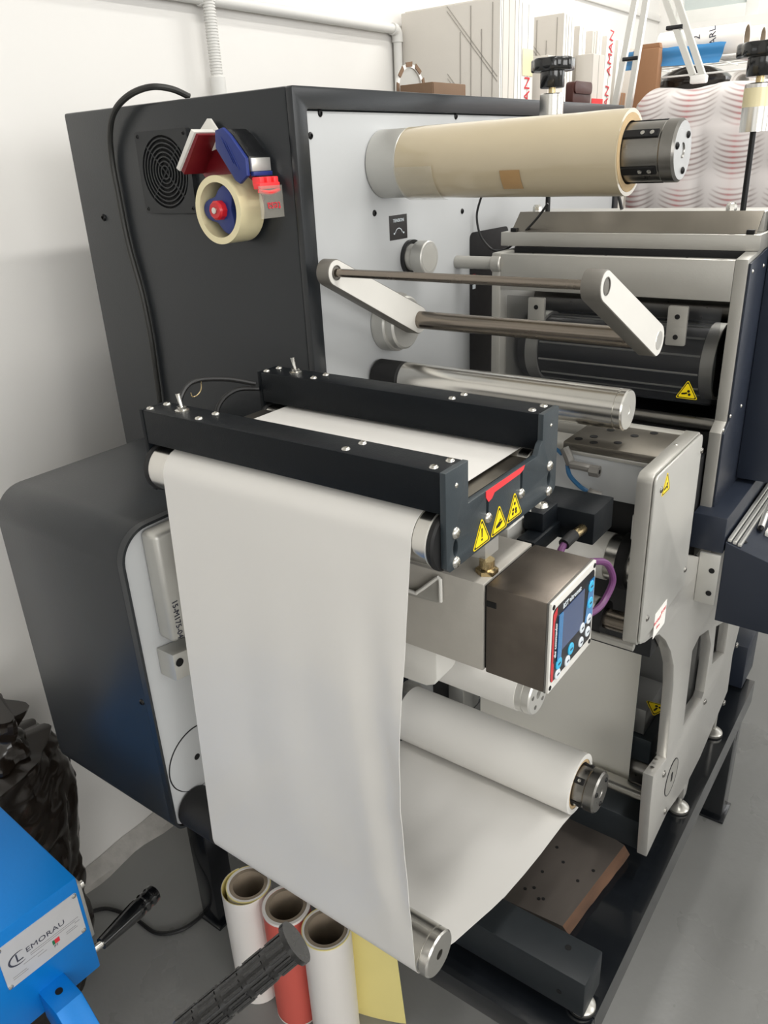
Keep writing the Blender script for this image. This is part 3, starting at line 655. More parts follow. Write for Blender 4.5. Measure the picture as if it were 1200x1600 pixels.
# die cylinder behind a tinted guard
cy = B().cyl('y', (1.42, 0, 1.345), .060, .33, .69, 56).done('die_cylinder', 'shaft_dark', M)
for k in range(12):
    a = k*2*PI/12+.2; B().tube([(1.42+.0605*math.cos(a), .352, 1.345+.0605*math.sin(a)), (1.42+.0605*math.cos(a), .645, 1.345+.0605*math.sin(a))], .0020, 6, 1).done('die_rib', 'alu_bright', cy)
for y0, y1 in ((.328, .349), (.648, .672)): B().pipe('y', (1.42, 0, 1.345), .0605, .0655, y0, y1, 56).done('bearer_ring', 'alu_matte', cy)
B().cyl('y', (1.47, 0, 1.425), .022, .3037, .7013, 40).done('pressure_roller', 'shaft_steel', M)
B().box(1.50, 1.59, .3045, .7010, 1.05, 1.43, .002).done('unit_back', 'slot_black', M)
B().box(1.335, 1.59, .3045, .7010, 1.05, 1.245, .002).done('unit_base', 'slot_black', M)
B().cyl('y', (1.322, 0, 1.262), .011, .3037, .7013, 24).done('tie_bar', 'shaft_steel', M)
pg = B().box(1.3285, 1.3325, .318, .698, 1.292, 1.452, .0015).done('tinted_guard', 'plexi', M)
for yy in (.635, .384):
    q = B().prism(rrect(yy-.016, yy+.016, 1.388 if yy < .5 else 1.40, 1.452, .003, 4), 'x', 1.3215, 1.3280, .0006).done('guard_bracket', 'cast_grey', pg)
    for zz in (1.435, 1.402): hole((1.3214, yy, zz), .0042, '-x', q)
B().prism([(.305, .0), ], 'x', 0, 0) if False else None
warn_sticker((1.3283, .357, 1.3105), (0, -1, 0), (0, 0, 1), .034, pg, 'crush', 'yellow crush warning triangle on tinted guard')
# pressure columns with star knobs
def star(r, n=7, d=.12): return [((r*(1+d*math.cos(n*a)))*math.cos(a), (r*(1+d*math.cos(n*a)))*math.sin(a)) for a in [k*2*PI/56 for k in range(56)]]
for yy, zk in ((.668, 1.815), (.329, 1.803)):
    x = 1.425
    cl = B().cyl('z', (x, yy, 0), .0045, 1.589, zk-.02, 16).done('pressure_column', 'screw_black', M)
    B().lathe([(.0, zk-.10), (.0205, zk-.10), (.0205, zk-.035), (.019, zk-.0335), (0, zk-.0335)], 'z', (x, yy, 0), 32).done('column_sleeve', 'roller_steel', cl)
    if yy < .5: B().pipe('z', (x, yy, 0), .0206, .0209, zk-.066, zk-.040, 32).done('tape_band', 'tape_cream', cl)
    B().lathe([(0, zk-.0335), (.006, zk-.0335), (.006, zk-.024), (0, zk-.024)], 'z', (x, yy, 0), 16).done('brass_nut', 'brass', cl)
    B().lathe([(0, zk-.025), (.020, zk-.025), (.021, zk-.023), (.021, zk+.001), (0, zk+.001)], 'z', (x, yy, 0), 28).done('knob_neck', 'black_gloss', cl)
    B().prism([(x+u, yy+v) for u, v in star(.036, 7, .055)], 'z', zk, zk+.020, .003).done('star_knob', 'black_gloss', cl, ang=50)
    B().lathe([(0, 1.602), (.006, 1.602), (.0085, 1.598), (.0085, 1.589), (0, 1.589)], 'z', (x-.012, yy+.015, 0), 8).done('clamp_bolt', 'screw_zinc', cl)
B().tube([at(*q, 'x', 1.372) for q in ((756, 300), (750, 314), (745, 338), (750, 366), (764, 386), (777, 392), (796, 386), (820, 362), (840, 340), (856, 318))], .0022, 8).done('cable', 'cable_black', M)
B().tube([(1.45, .60, 1.64), (1.44, .55, 1.625), (1.43, .53, 1.592)], .0030, 8).done('cable', 'cable_black', M)

# ---- lower right: roller for the liner, base beams, feet
r_ = B().cyl('y', (1.2545, 0, .487), .0280, .33, .7985, 36).done('liner_roller', 'roller_steel', M)
B().cyl('y', (1.2545, 0, .487), .0235, .3037, .3298, 32).done('roller_journal', 'black_rubber', r_)
B().box(1.160, 1.215, .3037, .7995, .452, .520, .002).done('base_beam', 'beam_slate', M)
eb = B().box(.832, .905, .275, .86, .392, .473, .003).done('end_beam', 'beam_slate', M)
hole((.879, .325, .4731), .0052, 'z', eb); hole((.8319, .318, .425), .0045, '-x', eb)
B().box(1.13, 1.2, .86, .95, .39, .50, .002).done('beam_joint', 'black_coat', M); B().box(.905, 1.14, .81, .86, .392, .46, .002).done('base_link', 'black_coat', M)
for x, y, zt in ((1.397, .294, .41), (1.685, .300, .489), (.868, .290, .3925), (.868, .80, .3925), (1.7, 1.2, .415), (1.16, 1.2, .415)):
    q = B().lathe([(0, .3682), (.021, .3682), (.0225, .371), (.0225, .376), (.019, .380), (.010, .384), (.006, .386), (.006, zt), (0, zt)], 'z', (x, y, 0), 28).done('levelling_foot', 'shaft_pale', M); B().pipe('z', (x, y, 0), .018, .0240, .3681, .3700, 24).done('rubber_pad', 'black_rubber', q)
B().box(1.90, 2.02, .285, .345, .372, .50, .002).done('terminal_box', 'navy_coat', M)
# things inside the arch: dark cover with sticker, small block
ib = B().box(1.31, 1.42, .36, .60, .60, .66, .002).done('inner_cover', 'shelf_steel', M)
warn_sticker(at(1026, 1106, 'z', .6602), (1, -.45, 0), (.45, 1, 0), .045, ib, 'crush', 'yellow warning triangle lying on inner cover')
B().box(1.30, 1.40, .34, .50, .54, .598, .002).done('inner_block', 'slate_coat', M)
B().cyl('y', (1.335, 0, .50), .038, .31, .70, 32).done('waste_roller', 'shaft_steel', M)
B().box(1.45, 1.68, .31, .78, .60, .98, .004).done('inner_box', 'shelf_steel', M)
wp = [(1.497, .788), (1.57, .762), (1.565, .752), (1.499, .700)]
# slots on the lower plate behind the rewind roll
bs = B().prism(rrect(1.205, 1.44, .45, .635, .01, 5), 'y', .7972, .7998).done('plate_slot', 'slot_black', M)
B().prism(rrect(1.262, 1.335, .50, .585, .008, 4), 'y', .755, .797, .004).done('slot_block', 'alu_matte', bs)
B().lathe([(.016, 0), (.026, 0), (.028, .004), (.028, .03), (.016, .034), (.016, 0)], 'y', (1.09, .765, .668), 28).done('brake_ring', 'cast_grey', M)

# ------------------------------------------------------------------ operator console on its arm
cs = thing('operator_console', (1.55, .12, .94), 'navy sloping operator console at the right edge beside the machine', 'console')
B().prism([(.248, .940), (.248, 1.090), (-.05, 1.006), (-.05, .940)], 'x', 1.253, 1.95, .002).done('console_body', 'navy_coat', cs)
for k in range(3):
    y = .246-k*.008; B().box(1.256, 1.94, y-.006, y, 1.090-(.248-y)*.28+.0005, 1.0965-(.248-y)*.28, .001).done('edge_rail', 'alu_bright', cs)
for px, py in ((1163, 846), (1193, 774)):
    p = at(px, py, 'z', 1.085); screw((p.x, p.y, 1.090-(.248-p.y)*.28+.001), .005, 'z', cs, 'screw_black')
def slope(x, y, z=0): return Vector((x, y, 1.0895-(.248-y)*.282+z))
nt = thing('notepad', slope(1.45, .17), 'white paper pad lying on the navy console', 'notepad')
B().box(1.335, 1.60, .04, .205, .0008, .009, .001, fn=lambda p: slope(p.x, p.y, p.z)).done('paper_block', 'paper_white', nt)
B().box(1.336, 1.599, .041, .204, .0092, .0100, fn=lambda p: slope(p.x, p.y, p.z)).done('cover_sheet', 'carton', nt)
pn = thing('pen', slope(1.42, .22), 'silver pen lying beside the paper pad', 'pen')
B().tube([slope(1.345, .214, .007), slope(1.44, .222, .007)], .0055, 12, 1).done('barrel', 'alu_bright', pn)
B().tube([slope(1.345, .214, .007), slope(1.335, .2132, .007)], .004, 10, 1, rf=lambda t: .0052-.003*t).done('tip', 'screw_black', pn)
B().tube([slope(1.40, .2165, .0125), slope(1.44, .219, .0135)], .0014, 8, 1).done('clip', 'screw_zinc', pn)

# ------------------------------------------------------------------ paper web: sheet, rewound roll
YL, YR = .7228, .3734
web = thing('paper_web', (.75, .55, .64), 'glossy white paper web hanging over the splice table and wound on the lower shaft', 'paper web')
def Rx(z):
    pts = [(1.3615, .5310), (1.32, .5235), (1.176, .5045), (1.06, .499), (.92, .5005), (.812, .5097)]
    for (z1, x1), (z0, x0) in zip(pts, pts[1:]):
        if z >= z0: return x0+(x1-x0)*(z-z0)/(z1-z0)
    return pts[-1][1]
path = [('p', .7815, 1.30), ('p', .7810, 1.335)]
path += [('p', .752+.029*math.cos(a), 1.3615+.029*math.sin(a)) for a in [k*PI/12 for k in range(0, 7)]]
path += [('p', .752-(.752-.56)*k/6, 1.3905) for k in range(1, 6)]
path += [('p', .56+.0290*math.cos(a), 1.3615+.0290*math.sin(a)) for a in [PI/2+k*PI/14 for k in range(0, 7)]]
path += [('c', 0, 1.3615-(1.3615-.812)*k/60) for k in range(0, 61)]
path += [('p', .5395+.0297*math.cos(a), .812+.0297*math.sin(a)) for a in [PI+k*PI/16 for k in range(1, 11)]]
path += [('p', x, z) for x, z in ((.60, .7575), (.656, .7345), (.70, .716), (.74, .7015), (.80, .687), (.859, .676), (.90, .671), (.944, .6655), (.975, .658), (1.0, .6497), (1.0074, .6487))]
rows = []; ny = 40
for kind, x, z in path:
    r = []
    for j in range(ny+1):
        t = j/ny; y = YL+(YR-YL)*t
        if kind == 'c':
            xl = .5310+(.5096-.5310)*((1.3615-z)/.5495); s = (1.3615-z)/.5495; env = math.sin(PI*s)
            xx = xl+(Rx(z)-xl)*t**1.5
            xx += env*.0028*noise.noise(Vector((t*5, z*4, 1)))*(.4+t) + env*.0042*math.sin(t*30+z*11)*max(0, t-.78)/.22+env*.0035*abs(noise.noise(Vector((t*9, z*14, 5))))*max(0, t-.7)/.3
        else: xx = x
        r.append((xx, y, z))
    rows.append(r)
B().sheet(rows, .0006).done('web_sheet', 'paper_gloss', web, ang=60)
B().pipe('y', (1.0074, 0, .7025), .0440, .0532, YR, YL, 56).done('rewound_roll', 'paper_white', web)
B().pipe('y', (1.0074, 0, .7025), .0385, .0438, YR+.001, YL, 48).done('roll_core', 'core_card', web)
# release liner running down behind
ln = B(); rows = []
for x, z in [(1.286, 1.02), (1.2858, .95), (1.2855, .85), (1.2845, .75), (1.2838, .65), (1.2832, .56)]+[(1.2545+.0287*math.cos(a), .487+.0287*math.sin(a)) for a in [-k*PI/14 for k in range(0, 8)]]+[(1.235, .4585), (1.20, .4515)][:0]:
    rows.append([(x, YL+(YR-YL)*j/8, z) for j in range(9)])
ln.sheet(rows, .0006).done('liner_web', 'paper_back', None, ang=60, label='white release liner sheet running straight down behind the operator panel', cat='paper web')

# ------------------------------------------------------------------ film roll on the upper shaft
fr = thing('film_roll', (1.0976, .57, 1.632), 'tan film roll wrapped in clear plastic on the upper shaft', 'film roll')
b = B(); seg = 72; n = 30; v = []; f = []
for i in range(n+1):
    y = .742+(.401-.742)*i/n
    for k in range(seg):
        a = 2*PI*k/seg; nz = noise.noise(Vector((math.cos(a)*2.2, math.sin(a)*2.2, y*26)))
        r = .0502+(.0022*i/n)+.0005*nz
        v.append((1.0976+r*math.cos(a), y, 1.683+r*math.sin(a)))
for i in range(n):
    for k in range(seg):
        j = (k+1) % seg; f.append((i*seg+k, i*seg+j, (i+1)*seg+j, (i+1)*seg+k))
b.add(v, f)
b.add([(1.0976+r*math.cos(2*PI*k/seg), .401, 1.683+r*math.sin(2*PI*k/seg)) for r in (.0524, .0475) for k in range(seg)], [(k, (k+1) % seg, seg+(k+1) % seg, seg+k) for k in range(seg)])
b.add([(1.0976+r*math.cos(2*PI*k/seg), .742, 1.683+r*math.sin(2*PI*k/seg)) for r in (.0502, .0475) for k in range(seg)], [(k, seg+k, seg+(k+1) % seg, (k+1) % seg) for k in range(seg)])
b.done('film_winding', 'film_tan', fr, ang=60)
B().pipe('y', (1.0976, 0, 1.683), .0382, .0474, .4005, .742, 56).done('cardboard_core', 'core_card', fr)
rows = []
for i in range(9):
    a = math.radians(196+i*3.9); rows.append([(1.0976+.0527*math.cos(a), .565+(.535-.565)*j/6, 1.683+.0527*math.sin(a)) for j in range(7)])
B().sheet(rows, .0004).done('tape_patch', 'tape_brown', fr, ang=60)
# crinkled loose ends of the wrapping
for y0, y1, a0, a1, nm, am in ((.742, .675, 185, 262, 'loose_wrap', .0045),):
    rows = []
    for i in range(26):
        a = math.radians(a0+(a1-a0)*i/25); r_ = []
        for j in range(15):
            y = y0+(y1-y0)*j/14; e = math.sin(PI*i/25)*math.sin(PI*j/14)
            q = abs(noise.noise(Vector((a*7, y*90, 2))))*am*e+.0012
            r_.append((1.0976+(.0522+q)*math.cos(a), y, 1.683+(.0522+q)*math.sin(a)))
        rows.append(r_)
    B().sheet(rows, .0003).done(nm, 'film_clear', fr, ang=30)

# ------------------------------------------------------------------ tape dispenser hanging on the cabinet side
td = thing('tape_dispenser', (.85, .88, 1.58), 'red and blue hand tape dispenser hung upside down on the cabinet', 'tape dispenser')
tc = (.866, .905, 1.634)
B().pipe('x', (0, .905, 1.634), .0375, .0465, .835, .882, 56).done('tape_roll', 'tape_cream', td)
hub = B().prism([(.905+u, 1.634+v) for u, v in star(.0285, 3, .27)], 'x', .841, .879, .002).done('hub', 'blue_plastic', td)
B().cyl('x', (0, .905, 1.634), .0372, .874, .881, 40).done('hub_backing', 'blue_dark', td)
B().lathe([(0, .829), (.011, .829), (.0135, .832), (.0135, .842), (0, .842)], 'x', (0, .905, 1.634), 10).done('hub_knob', 'red_plastic', hub)
B().lathe([(0, .826), (.0045, .827), (.005, .830), (0, .830)], 'x', (0, .905, 1.634), 10).done('hub_screw', 'screw_zinc', hub)
B().prism([(.955, 1.655), (.985, 1.688), (.940, 1.735), (.915, 1.735), (.905, 1.69), (.86, 1.67), (.86, 1.64), (.905, 1.62)], 'x', .8825, .8855, .0006).done('frame_plate', 'red_dark', td)
B().prism([(.975, 1.683), (.982, 1.690), (.940, 1.737), (.933, 1.733)], 'x', .842, .8824, .0008).done('handle_plate', 'red_dark', td)
B().prism([(.980, 1.688), (.986, 1.692), (.943, 1.741), (.936, 1.737)], 'x', .838, .8835, .0008).done('handle_edge', 'bezel', td)
B().prism([(.985, 1.705), (.996, 1.712), (.995, 1.7225), (.952, 1.7555), (.945, 1.755), (.926, 1.732), (.940, 1.715)], 'x', .879, .8822, .0006).done('hook_card', 'bezel', td)
gb = B().prism([(.895, 1.737), (.880, 1.7395), (.868, 1.730), (.842, 1.700), (.842, 1.678), (.858, 1.668), (.866, 1.672), (.898, 1.715)], 'x', .838, .845, .0015).done('side_guard', 'blue_plastic', td)
for k in range(3): B().tube([(.8375, .884-k*.006, 1.728-k*.005), (.8375, .865-k*.005, 1.694-k*.004)], .0008, 6, 1).done('grip_rib', 'blue_plastic', gb)
B().prism([(.88, 1.738), (.868, 1.730), (.842, 1.702), (.842, 1.698), (.870, 1.726), (.881, 1.734)], 'x', .8455, .884, .0006).done('brake_flap', 'black_plastic', td)
B().box(.846, .883, .838, .8425, 1.683, 1.700, .0006).done('brake_plate', 'alu_bright', td)
B().box(.846, .883, .836, .8425, 1.677, 1.6826, .0006).done('bar', 'blue_plastic', td)
bl = B().box(.842, .882, .823, .836, 1.660, 1.668, .001).done('blade_cover', 'red_bright', td)
for x in (.848, .862, .876): B().box(x-.0045, x+.0045, .8235, .839, 1.664, 1.6755, .0015).done('clip', 'red_bright', bl)
B().tube([(.842, .826, 1.658), (.862, .824, 1.655), (.882, .826, 1.658)], .003, 8, 3).done('clip_lip', 'red_bright', bl)
sh = B().prism([(.838, .8215), (.838, .8228), (.884, .8228), (.884, .8215)], 'z', 1.622, 1.664).done('clear_flap', 'clear_sheet', td)
write('tesa', .0175, (.864, .8210, 1.637), (-1, 0, 0), (0, 0, -1), 'print_red', sh, sx=.95)
B().box(.8825, .8905, .895, .915, 1.625, 1.645, .001).done('mount_peg', 'screw_black', td)

# ------------------------------------------------------------------ cables and conduits
pts = [at(*q, 'x', x) for q, x in (((292, 151), .93), ((268, 139), .91), ((235, 136), .885), ((203, 148), .878), ((180, 172), .876), ((172, 205), .880), ((175, 250), .884), ((186, 310), .8845), ((200, 380), .8845), ((222, 460), .8845), ((236, 530), .8845), ((243, 580), .8845), ((249, 625), .884), ((252, 670), .884))]
pts[0] = Vector((.935, pts[0].y, 1.792)); 
B().tube(pts+[Vector((.884, pts[-1].y-.005, 1.283))], .0048, 10).done('power_cable', 'cable_grey', None, label='black worn power cable looping over the upper cabinet edge', cat='cable')
cdt = thing('wall_conduit', (1.47, 1.56, 1.75), 'white plastic conduit pipes with corrugated drop clipped along back wall', 'conduit')
B().cyl('x', (0, 1.556, 2.043), .013, -4.9, 1.455, 18).done('pipe', 'conduit', cdt)
B().cyl('x', (0, 1.556, 2.043), .013, 1.485, 2.215, 18).done('pipe', 'conduit', cdt)
B().cyl('x', (0, 1.556, 2.043), .0165, 1.455, 1.485, 20, .002).done('tee_fitting', 'conduit', cdt)
prof = [(0, 1.885)]
for k in range(70): z = 1.885+k*.006; prof += [(.0145, z), (.0145, z+.003), (.0128, z+.0035), (.0128, z+.0055)]
prof += [(0, prof[-1][1])]
B().lathe(prof, 'z', (1.470, 1.540, 0), 18).done('corrugated_hose', 'conduit', cdt)
B().cyl('z', (1.470, 1.540, 0), .0185, 1.70, 1.886, 22, .002).done('sleeve', 'conduit', cdt)
B().tube([(2.21, 1.556, 2.043), (2.228, 1.556, 2.04), (2.236, 1.556, 2.030), (2.237, 1.556, 2.01)], .0165, 14, 4).done('elbow', 'conduit', cdt)
B().cyl('z', (2.237, 1.556, 0), .013, 1.0, 2.012, 18).done('pipe', 'conduit', cdt)
p = [at(*q, 'z', .006) for q in ((330, 1408), (318, 1428), (285, 1452), (245, 1458), (210, 1435), (170, 1420), (140, 1425))]
B().tube(p, .005, 8).done('floor_cable', 'cable_black', None, label='thin black cable trailing over the grey floor beside the rolls', cat='cable')

# ------------------------------------------------------------------ rolls standing on the floor
def frl(x, y, r, h, ri, body, edge, label, core='core_grey', gap=None):
    t = thing('label_roll', (x, y, 0), label, 'roll', 'rolls standing on the floor')
    rc = ri+.0075
    B().pipe('z', (x, y, 0), rc+.0002, r, .004, h-.001, 52).done('winding', body, t)
    B().pipe('z', (x, y, 0), rc+.0002, r-.0016, h-.0008, h, 52).done('top_face', 'roll_white', t)
    B().pipe('z', (x, y, 0), r-.0014, r+.0002, h-.006 if body == 'roll_red' else h-.0022, h+.0002, 52).done('top_edge', edge, t)
    B().pipe('z', (x, y, 0), rc+.0002, r+.0003, 0, .0039, 52).done('bottom_edge', 'roll_white', t)
    B().pipe('z', (x, y, 0), ri, rc, .001, h-.0012, 44).done('core', core, t)
    return t
frl(.761, .985, .0470, .308, .0330, 'roll_white', 'liner_yellow', 'white roll with loose yellow edge, farthest of the three floor rolls')
frl(.766, .8815, .0490, .311, .0350, 'roll_red', 'roll_white', 'coral red label roll standing between two white rolls')
t3 = frl(.771, .779, .0490, .311, .0360, 'roll_white', 'liner_yellow', 'white roll with yellow tail, nearest of the three floor rolls')
# loose outer wind of the first roll and the yellow tail of the third
rows = []
for i in range(20):
    a = math.radians(70+i*9.5); r = .0486+.009*math.sin(PI*i/19); rows.append([(.761+r*math.cos(a), .985+r*math.sin(a), z) for z in (.001, .1, .2, .309)])
lw = B().sheet(rows, .0006); ins = [[(x+(.761-x)*.02, y+(.985-y)*.02, z) for x, y, z in r] for r in rows]; lw.sheet(ins, .0004, mi=1)
lw.done('loose_wind', ['roll_white', 'liner_yellow'], [o for o in COL.objects if o.get('label', '').startswith('white roll with loose')][0], ang=60)
rows = []
for i in range(12):
    s = i/11; x = .8205+.004*math.sin(s*3)+.03*s*s; y = .775-.10*s
    rows.append([(x+.012*(1-z/.312)*s, y-.012*(1-z/.312)*s, z) for z in (.0012, .08, .16, .24, .309-.03*s)])
B().sheet(rows, .0006).done('paper_tail', 'liner_yellow', t3, ang=60)

# ------------------------------------------------------------------ wooden board on the stand rail
wb = thing('wooden_board', (1.1, .42, .3685), 'short dark weathered wooden board with raw bark edge lying on the stand', 'board')
v = [(.957, .487), (1.232, .4665), (1.206, .345), (.966, .371)]
rows_t = []; n = 14
def wbq(s, t, z):
    a = Vector(v[0]).lerp(Vector(v[1]), s); c = Vector(v[3]).lerp(Vector(v[2]), s); p = a.lerp(c, t); return Vector((p.x, p.y, z))
b = B(); V = []; Fc = []
for i in range(n+1):
    s = i/n; e = .006*noise.noise(Vector((s*5, 3, 0)))
    V += [wbq(s, 0, .400), wbq(s, 1, .400), wbq(s, 1+.11+e*6, .385+e), wbq(s, 1+.06+e*6, .3687), wbq(s, 0, .3687)]
for i in range(n):
    for k in range(5): a = i*5; Fc.append((a+k, a+(k+1) % 5, a+5+(k+1) % 5, a+5+k))
b.add(V, Fc); b.f += [tuple(range(5))[::-1], tuple(range(n*5, n*5+5))]; b.m = [1 if (j % 5) in (1, 2) and j < n*5 else 0 for j in range(len(b.f))]
b.done('plank', ['wood_top', 'wood_edge'], wb, ang=20)
for k in range(9):
    p = wbq(random.uniform(.1, .9), random.uniform(.1, .9), .4003); hole(p, .0032, 'z', wb, name='nail_hole')

# ------------------------------------------------------------------ blue rewinder at bottom left
bw = thing('blue_rewinder', (.25, 1.0, 0), 'bright blue bench rewinder with steel nameplate and black handles', 'rewinder')
A_ = math.radians(-3.65); UX = Vector((math.cos(A_), math.sin(A_), 0)); UY = Vector((-math.sin(A_), math.cos(A_), 0)); O_ = Vector((.383, .89, .75))
def bf(p): return O_+UX*p[0]+UY*p[1]+Vector((0, 0, p[2]))
B().box(-.40, 0, 0, .30, -.192, 0, .003, fn=bf).done('housing', 'blue_paint', bw)
B().box(-.36, -.20, .08, .24, -.742, -.192, .004, fn=bf).done('pedestal', 'blue_paint', bw)
B().box(-.42, -.14, .02, .30, -.75, -.742, .002, fn=bf).done('foot_plate', 'blue_paint', bw)
npx = lambda x, z, d=.0: bf((x, -.0012-d, z))
nm = B().prism(rrect(-.1275, -.0065, -.1035, -.0235, .003, 4), 'z', .0002, .0014, fn=lambda p: bf((p.x, -p.z, p.y))).done('nameplate', 'name_plate', bw, label='brushed steel nameplate')
for x in (-.124, -.0105):
    for z in (-.0275, -.0995): 
        sc_ = B().lathe([(0, 0), (.0038, .0), (.0035, .0012), (.0015, .0022), (0, .0022)], 'z', (0, 0, 0), 12, fn=lambda p, x=x, z=z: bf((x+p.x, -.0012-p.z, z+p.y))).done('rivet', 'screw_zinc', nm)
def nwrite(t, size, x, z, m, align='LEFT', sx=1.): 
    return write(t, size, bf((x, -.0016, z)), UX, (0, 0, 1), m, nm, align=align, sx=sx, th=.00015)
nwrite('L', .021, -.1085, -.0605, 'print_dark', sx=1.1)
nwrite('EMORAU', .0125, -.0925, -.0585, 'print_dark', sx=1.18)
cr = []
for k in range(25):
    a = math.radians(60+k*10); cr.append((.0155*math.cos(a), .0115*math.sin(a)))
ci = []
for k in range(25):
    a = math.radians(60+(24-k)*10); wd = .0026*math.sin(PI*(24-k)/24)+.0003; ci.append(((.0155-wd)*math.cos(a), (.0115-wd)*math.sin(a)))
B().prism([(x-.103, z-.061) for x, z in cr+ci], 'z', .0015, .0018, fn=lambda p: bf((p.x, -p.z, p.y))).done('logo', 'print_dark', nm, ang=0)
for x0, x1, m_ in ((-.0565, -.0530, 'print_green'), (-.0530, -.0455, 'print_red')):
    B().box(x0, x1, -.0018, -.0014, -.0845, -.0765, fn=bf).done('flag', m_, nm)
nwrite('PT', .006, -.0555, -.0885, 'print_dark')
for x, z, l in ((-.088, -.068, .075), (-.088, -.0715, .070), (-.1, -.078, .03), (-.035, -.080, .016), (-.035, -.0835, .018), (-.118, -.088, .02), (-.118, -.0915, .022), (-.08, -.0835, .014), (-.02, -.075, .008)):
    B().box(x, x+l, -.0017, -.0014, z-.0005, z+.0005, fn=bf).done('small_print', 'print_grey', nm)
# forked arm below the housing front
ar = B().prism([(0, -.148), (0, -.2), (-.16, -.34), (-.22, -.34), (-.05, -.148)], 'x', -.094, -.053, .002, fn=bf).done('support_arm', 'blue_paint', bw)
B().lathe([(0, 0), (.0055, 0), (.0055, .001), (0, .001)], 'z', (0, 0, 0), 18, fn=lambda p: bf((-.0735+p.x, -.022+p.y, -.1478+p.z))).done('arm_bore', 'hole_black', ar)
B().box(.0005, .012, .02, .10, -.15, -.035, .003, fn=bf).done('side_bracket', 'alu_matte', bw)
B().cyl('x', (0, .03, -.05), .006, .012, .018, 16, fn=bf).done('bracket_bolt', 'screw_zinc', bw)
h1a, h1b = Vector((.398, .902, .583)), Vector((.513, .913, .578))
B().tube([h1a-Vector((.02, -.002, 0)), h1a+Vector((.004, 0, 0))], .006, 12, 1).done('handle_rod', 'screw_zinc', bw)
hh = B().tube([h1a.lerp(h1b, k/60) for k in range(61)], .01, 24, 1, rf=lambda t: ((.0100+.0060*t/.62 if t < .62 else .0155+.0006*math.sin((t-.62)*52)))*(1 if t < .96 else 1-.6*((t-.96)/.04)**2)).done('crank_handle', 'black_gloss', bw)
g0 = at(286, 1618, 'z', .93); g1 = at(460, 1474, 'z', 1.0); gd_ = (g1-g0).normalized()
gr = B().tube([g0.lerp(g1, k/8) for k in range(9)], .0165, 28, 1, rf=lambda t: .0155).done('lever_grip', 'grip_rubber', bw)
B().tube([g1-gd_*.0025, g1+gd_*.0025], .022, 28, 1, rf=lambda t: .0215).done('grip_flange', 'grip_rubber', gr)
sd = gd_.orthogonal().normalized(); sd2 = gd_.cross(sd)
Lg = (g1-g0).length
for k in range(14):
    a = 2*PI*k/14; u = sd*math.cos(a)+sd2*math.sin(a)
    for q in range(5):
        s0, s1 = g0+gd_*(Lg*(q/5)+.003), g0+gd_*(Lg*((q+1)/5)-.004)
        B().tube([s0+u*.0150, s1+u*.0150], .0021, 6, 1).done('grip_rib', 'grip_rubber', gr)
B().tube([g0, g0-gd_*.05, g0-gd_*.10+Vector((0, .02, -.03)), Vector((.10, .62, .70)), Vector((.10, .85, .62)), Vector((.10, .93, .62))], .008, 12, 5).done('lever_rod', 'shaft_steel', bw)

# ------------------------------------------------------------------ black bin bag by the wall
tb_ = thing('bin_bag', (.42, 1.38, 0), 'crumpled black plastic bin bag standing against the white wall', 'bag')
b = B(); V = []; Fc = []; nu, nv_ = 150, 110
def ridge(d, f, o):
    c = noise.voronoi(d*f+Vector((o, o*2, o*3)))[0]; return c[1]-c[0]
for i in range(nv_+1):
    s = i/nv_
    if s < .9: hz = s/.9; pr_ = .60+.42*hz**.8 if hz < .8 else .96-.14*((hz-.8)/.2)**2; z = .655*hz
    else: hz = (s-.9)/.1; pr_ = .82*(1-hz)**.7+.02; z = .655+.025*hz
    for k in range(nu):
        a = 2*PI*k/nu; d = Vector((math.cos(a), math.sin(a)*.8, z*3.2))
        dd = d+.35*Vector((noise.noise(d*1.6), noise.noise(d*1.6+Vector((9, 0, 0))), noise.noise(d*1.6+Vector((0, 9, 0)))))
        c = .17*ridge(dd, 1.7, 1)+.055*ridge(dd, 3.6, 2)+.008*ridge(dd, 9, 3)
        r = pr_*(.90+c)
        V.append((.42+.245*r*math.cos(a), 1.38+.155*r*math.sin(a), max(0, z+(.03*(c-.08) if s > 0 else 0))))
for i in range(nv_):
    for k in range(nu):
        j = (k+1) % nu; Fc.append((i*nu+k, i*nu+j, (i+1)*nu+j, (i+1)*nu+k))
Fc.append(tuple(range(nu))[::-1]); Fc.append(tuple(range(nv_*nu, nv_*nu+nu)))
b.add(V, Fc).done('bag_body', 'bag_black', tb_, ang=16)
b = B(); V = []; Fc = []
for i in range(25):
    s = i/24; r0 = .05*(1-s)+.016+.034*max(0, (s-.45)/.55)
    for k in range(40):
        a = 2*PI*k/40; r = r0*(1+.30*math.sin(a*5+s*3)*s+.2*noise.noise(Vector((math.cos(a)*2, math.sin(a)*2, s*4))))
        V.append((.50+.02*s+r*math.cos(a), 1.36+r*math.sin(a), .665+.085*s+.012*math.sin(a*3)*s))
for i in range(24):
    for k in range(40): j = (k+1) % 40; Fc.append((i*40+k, i*40+j, (i+1)*40+j, (i+1)*40+k))
Fc.append(tuple(range(960, 1000)))
b.add(V, Fc).done('knot', 'bag_black', tb_, ang=25)

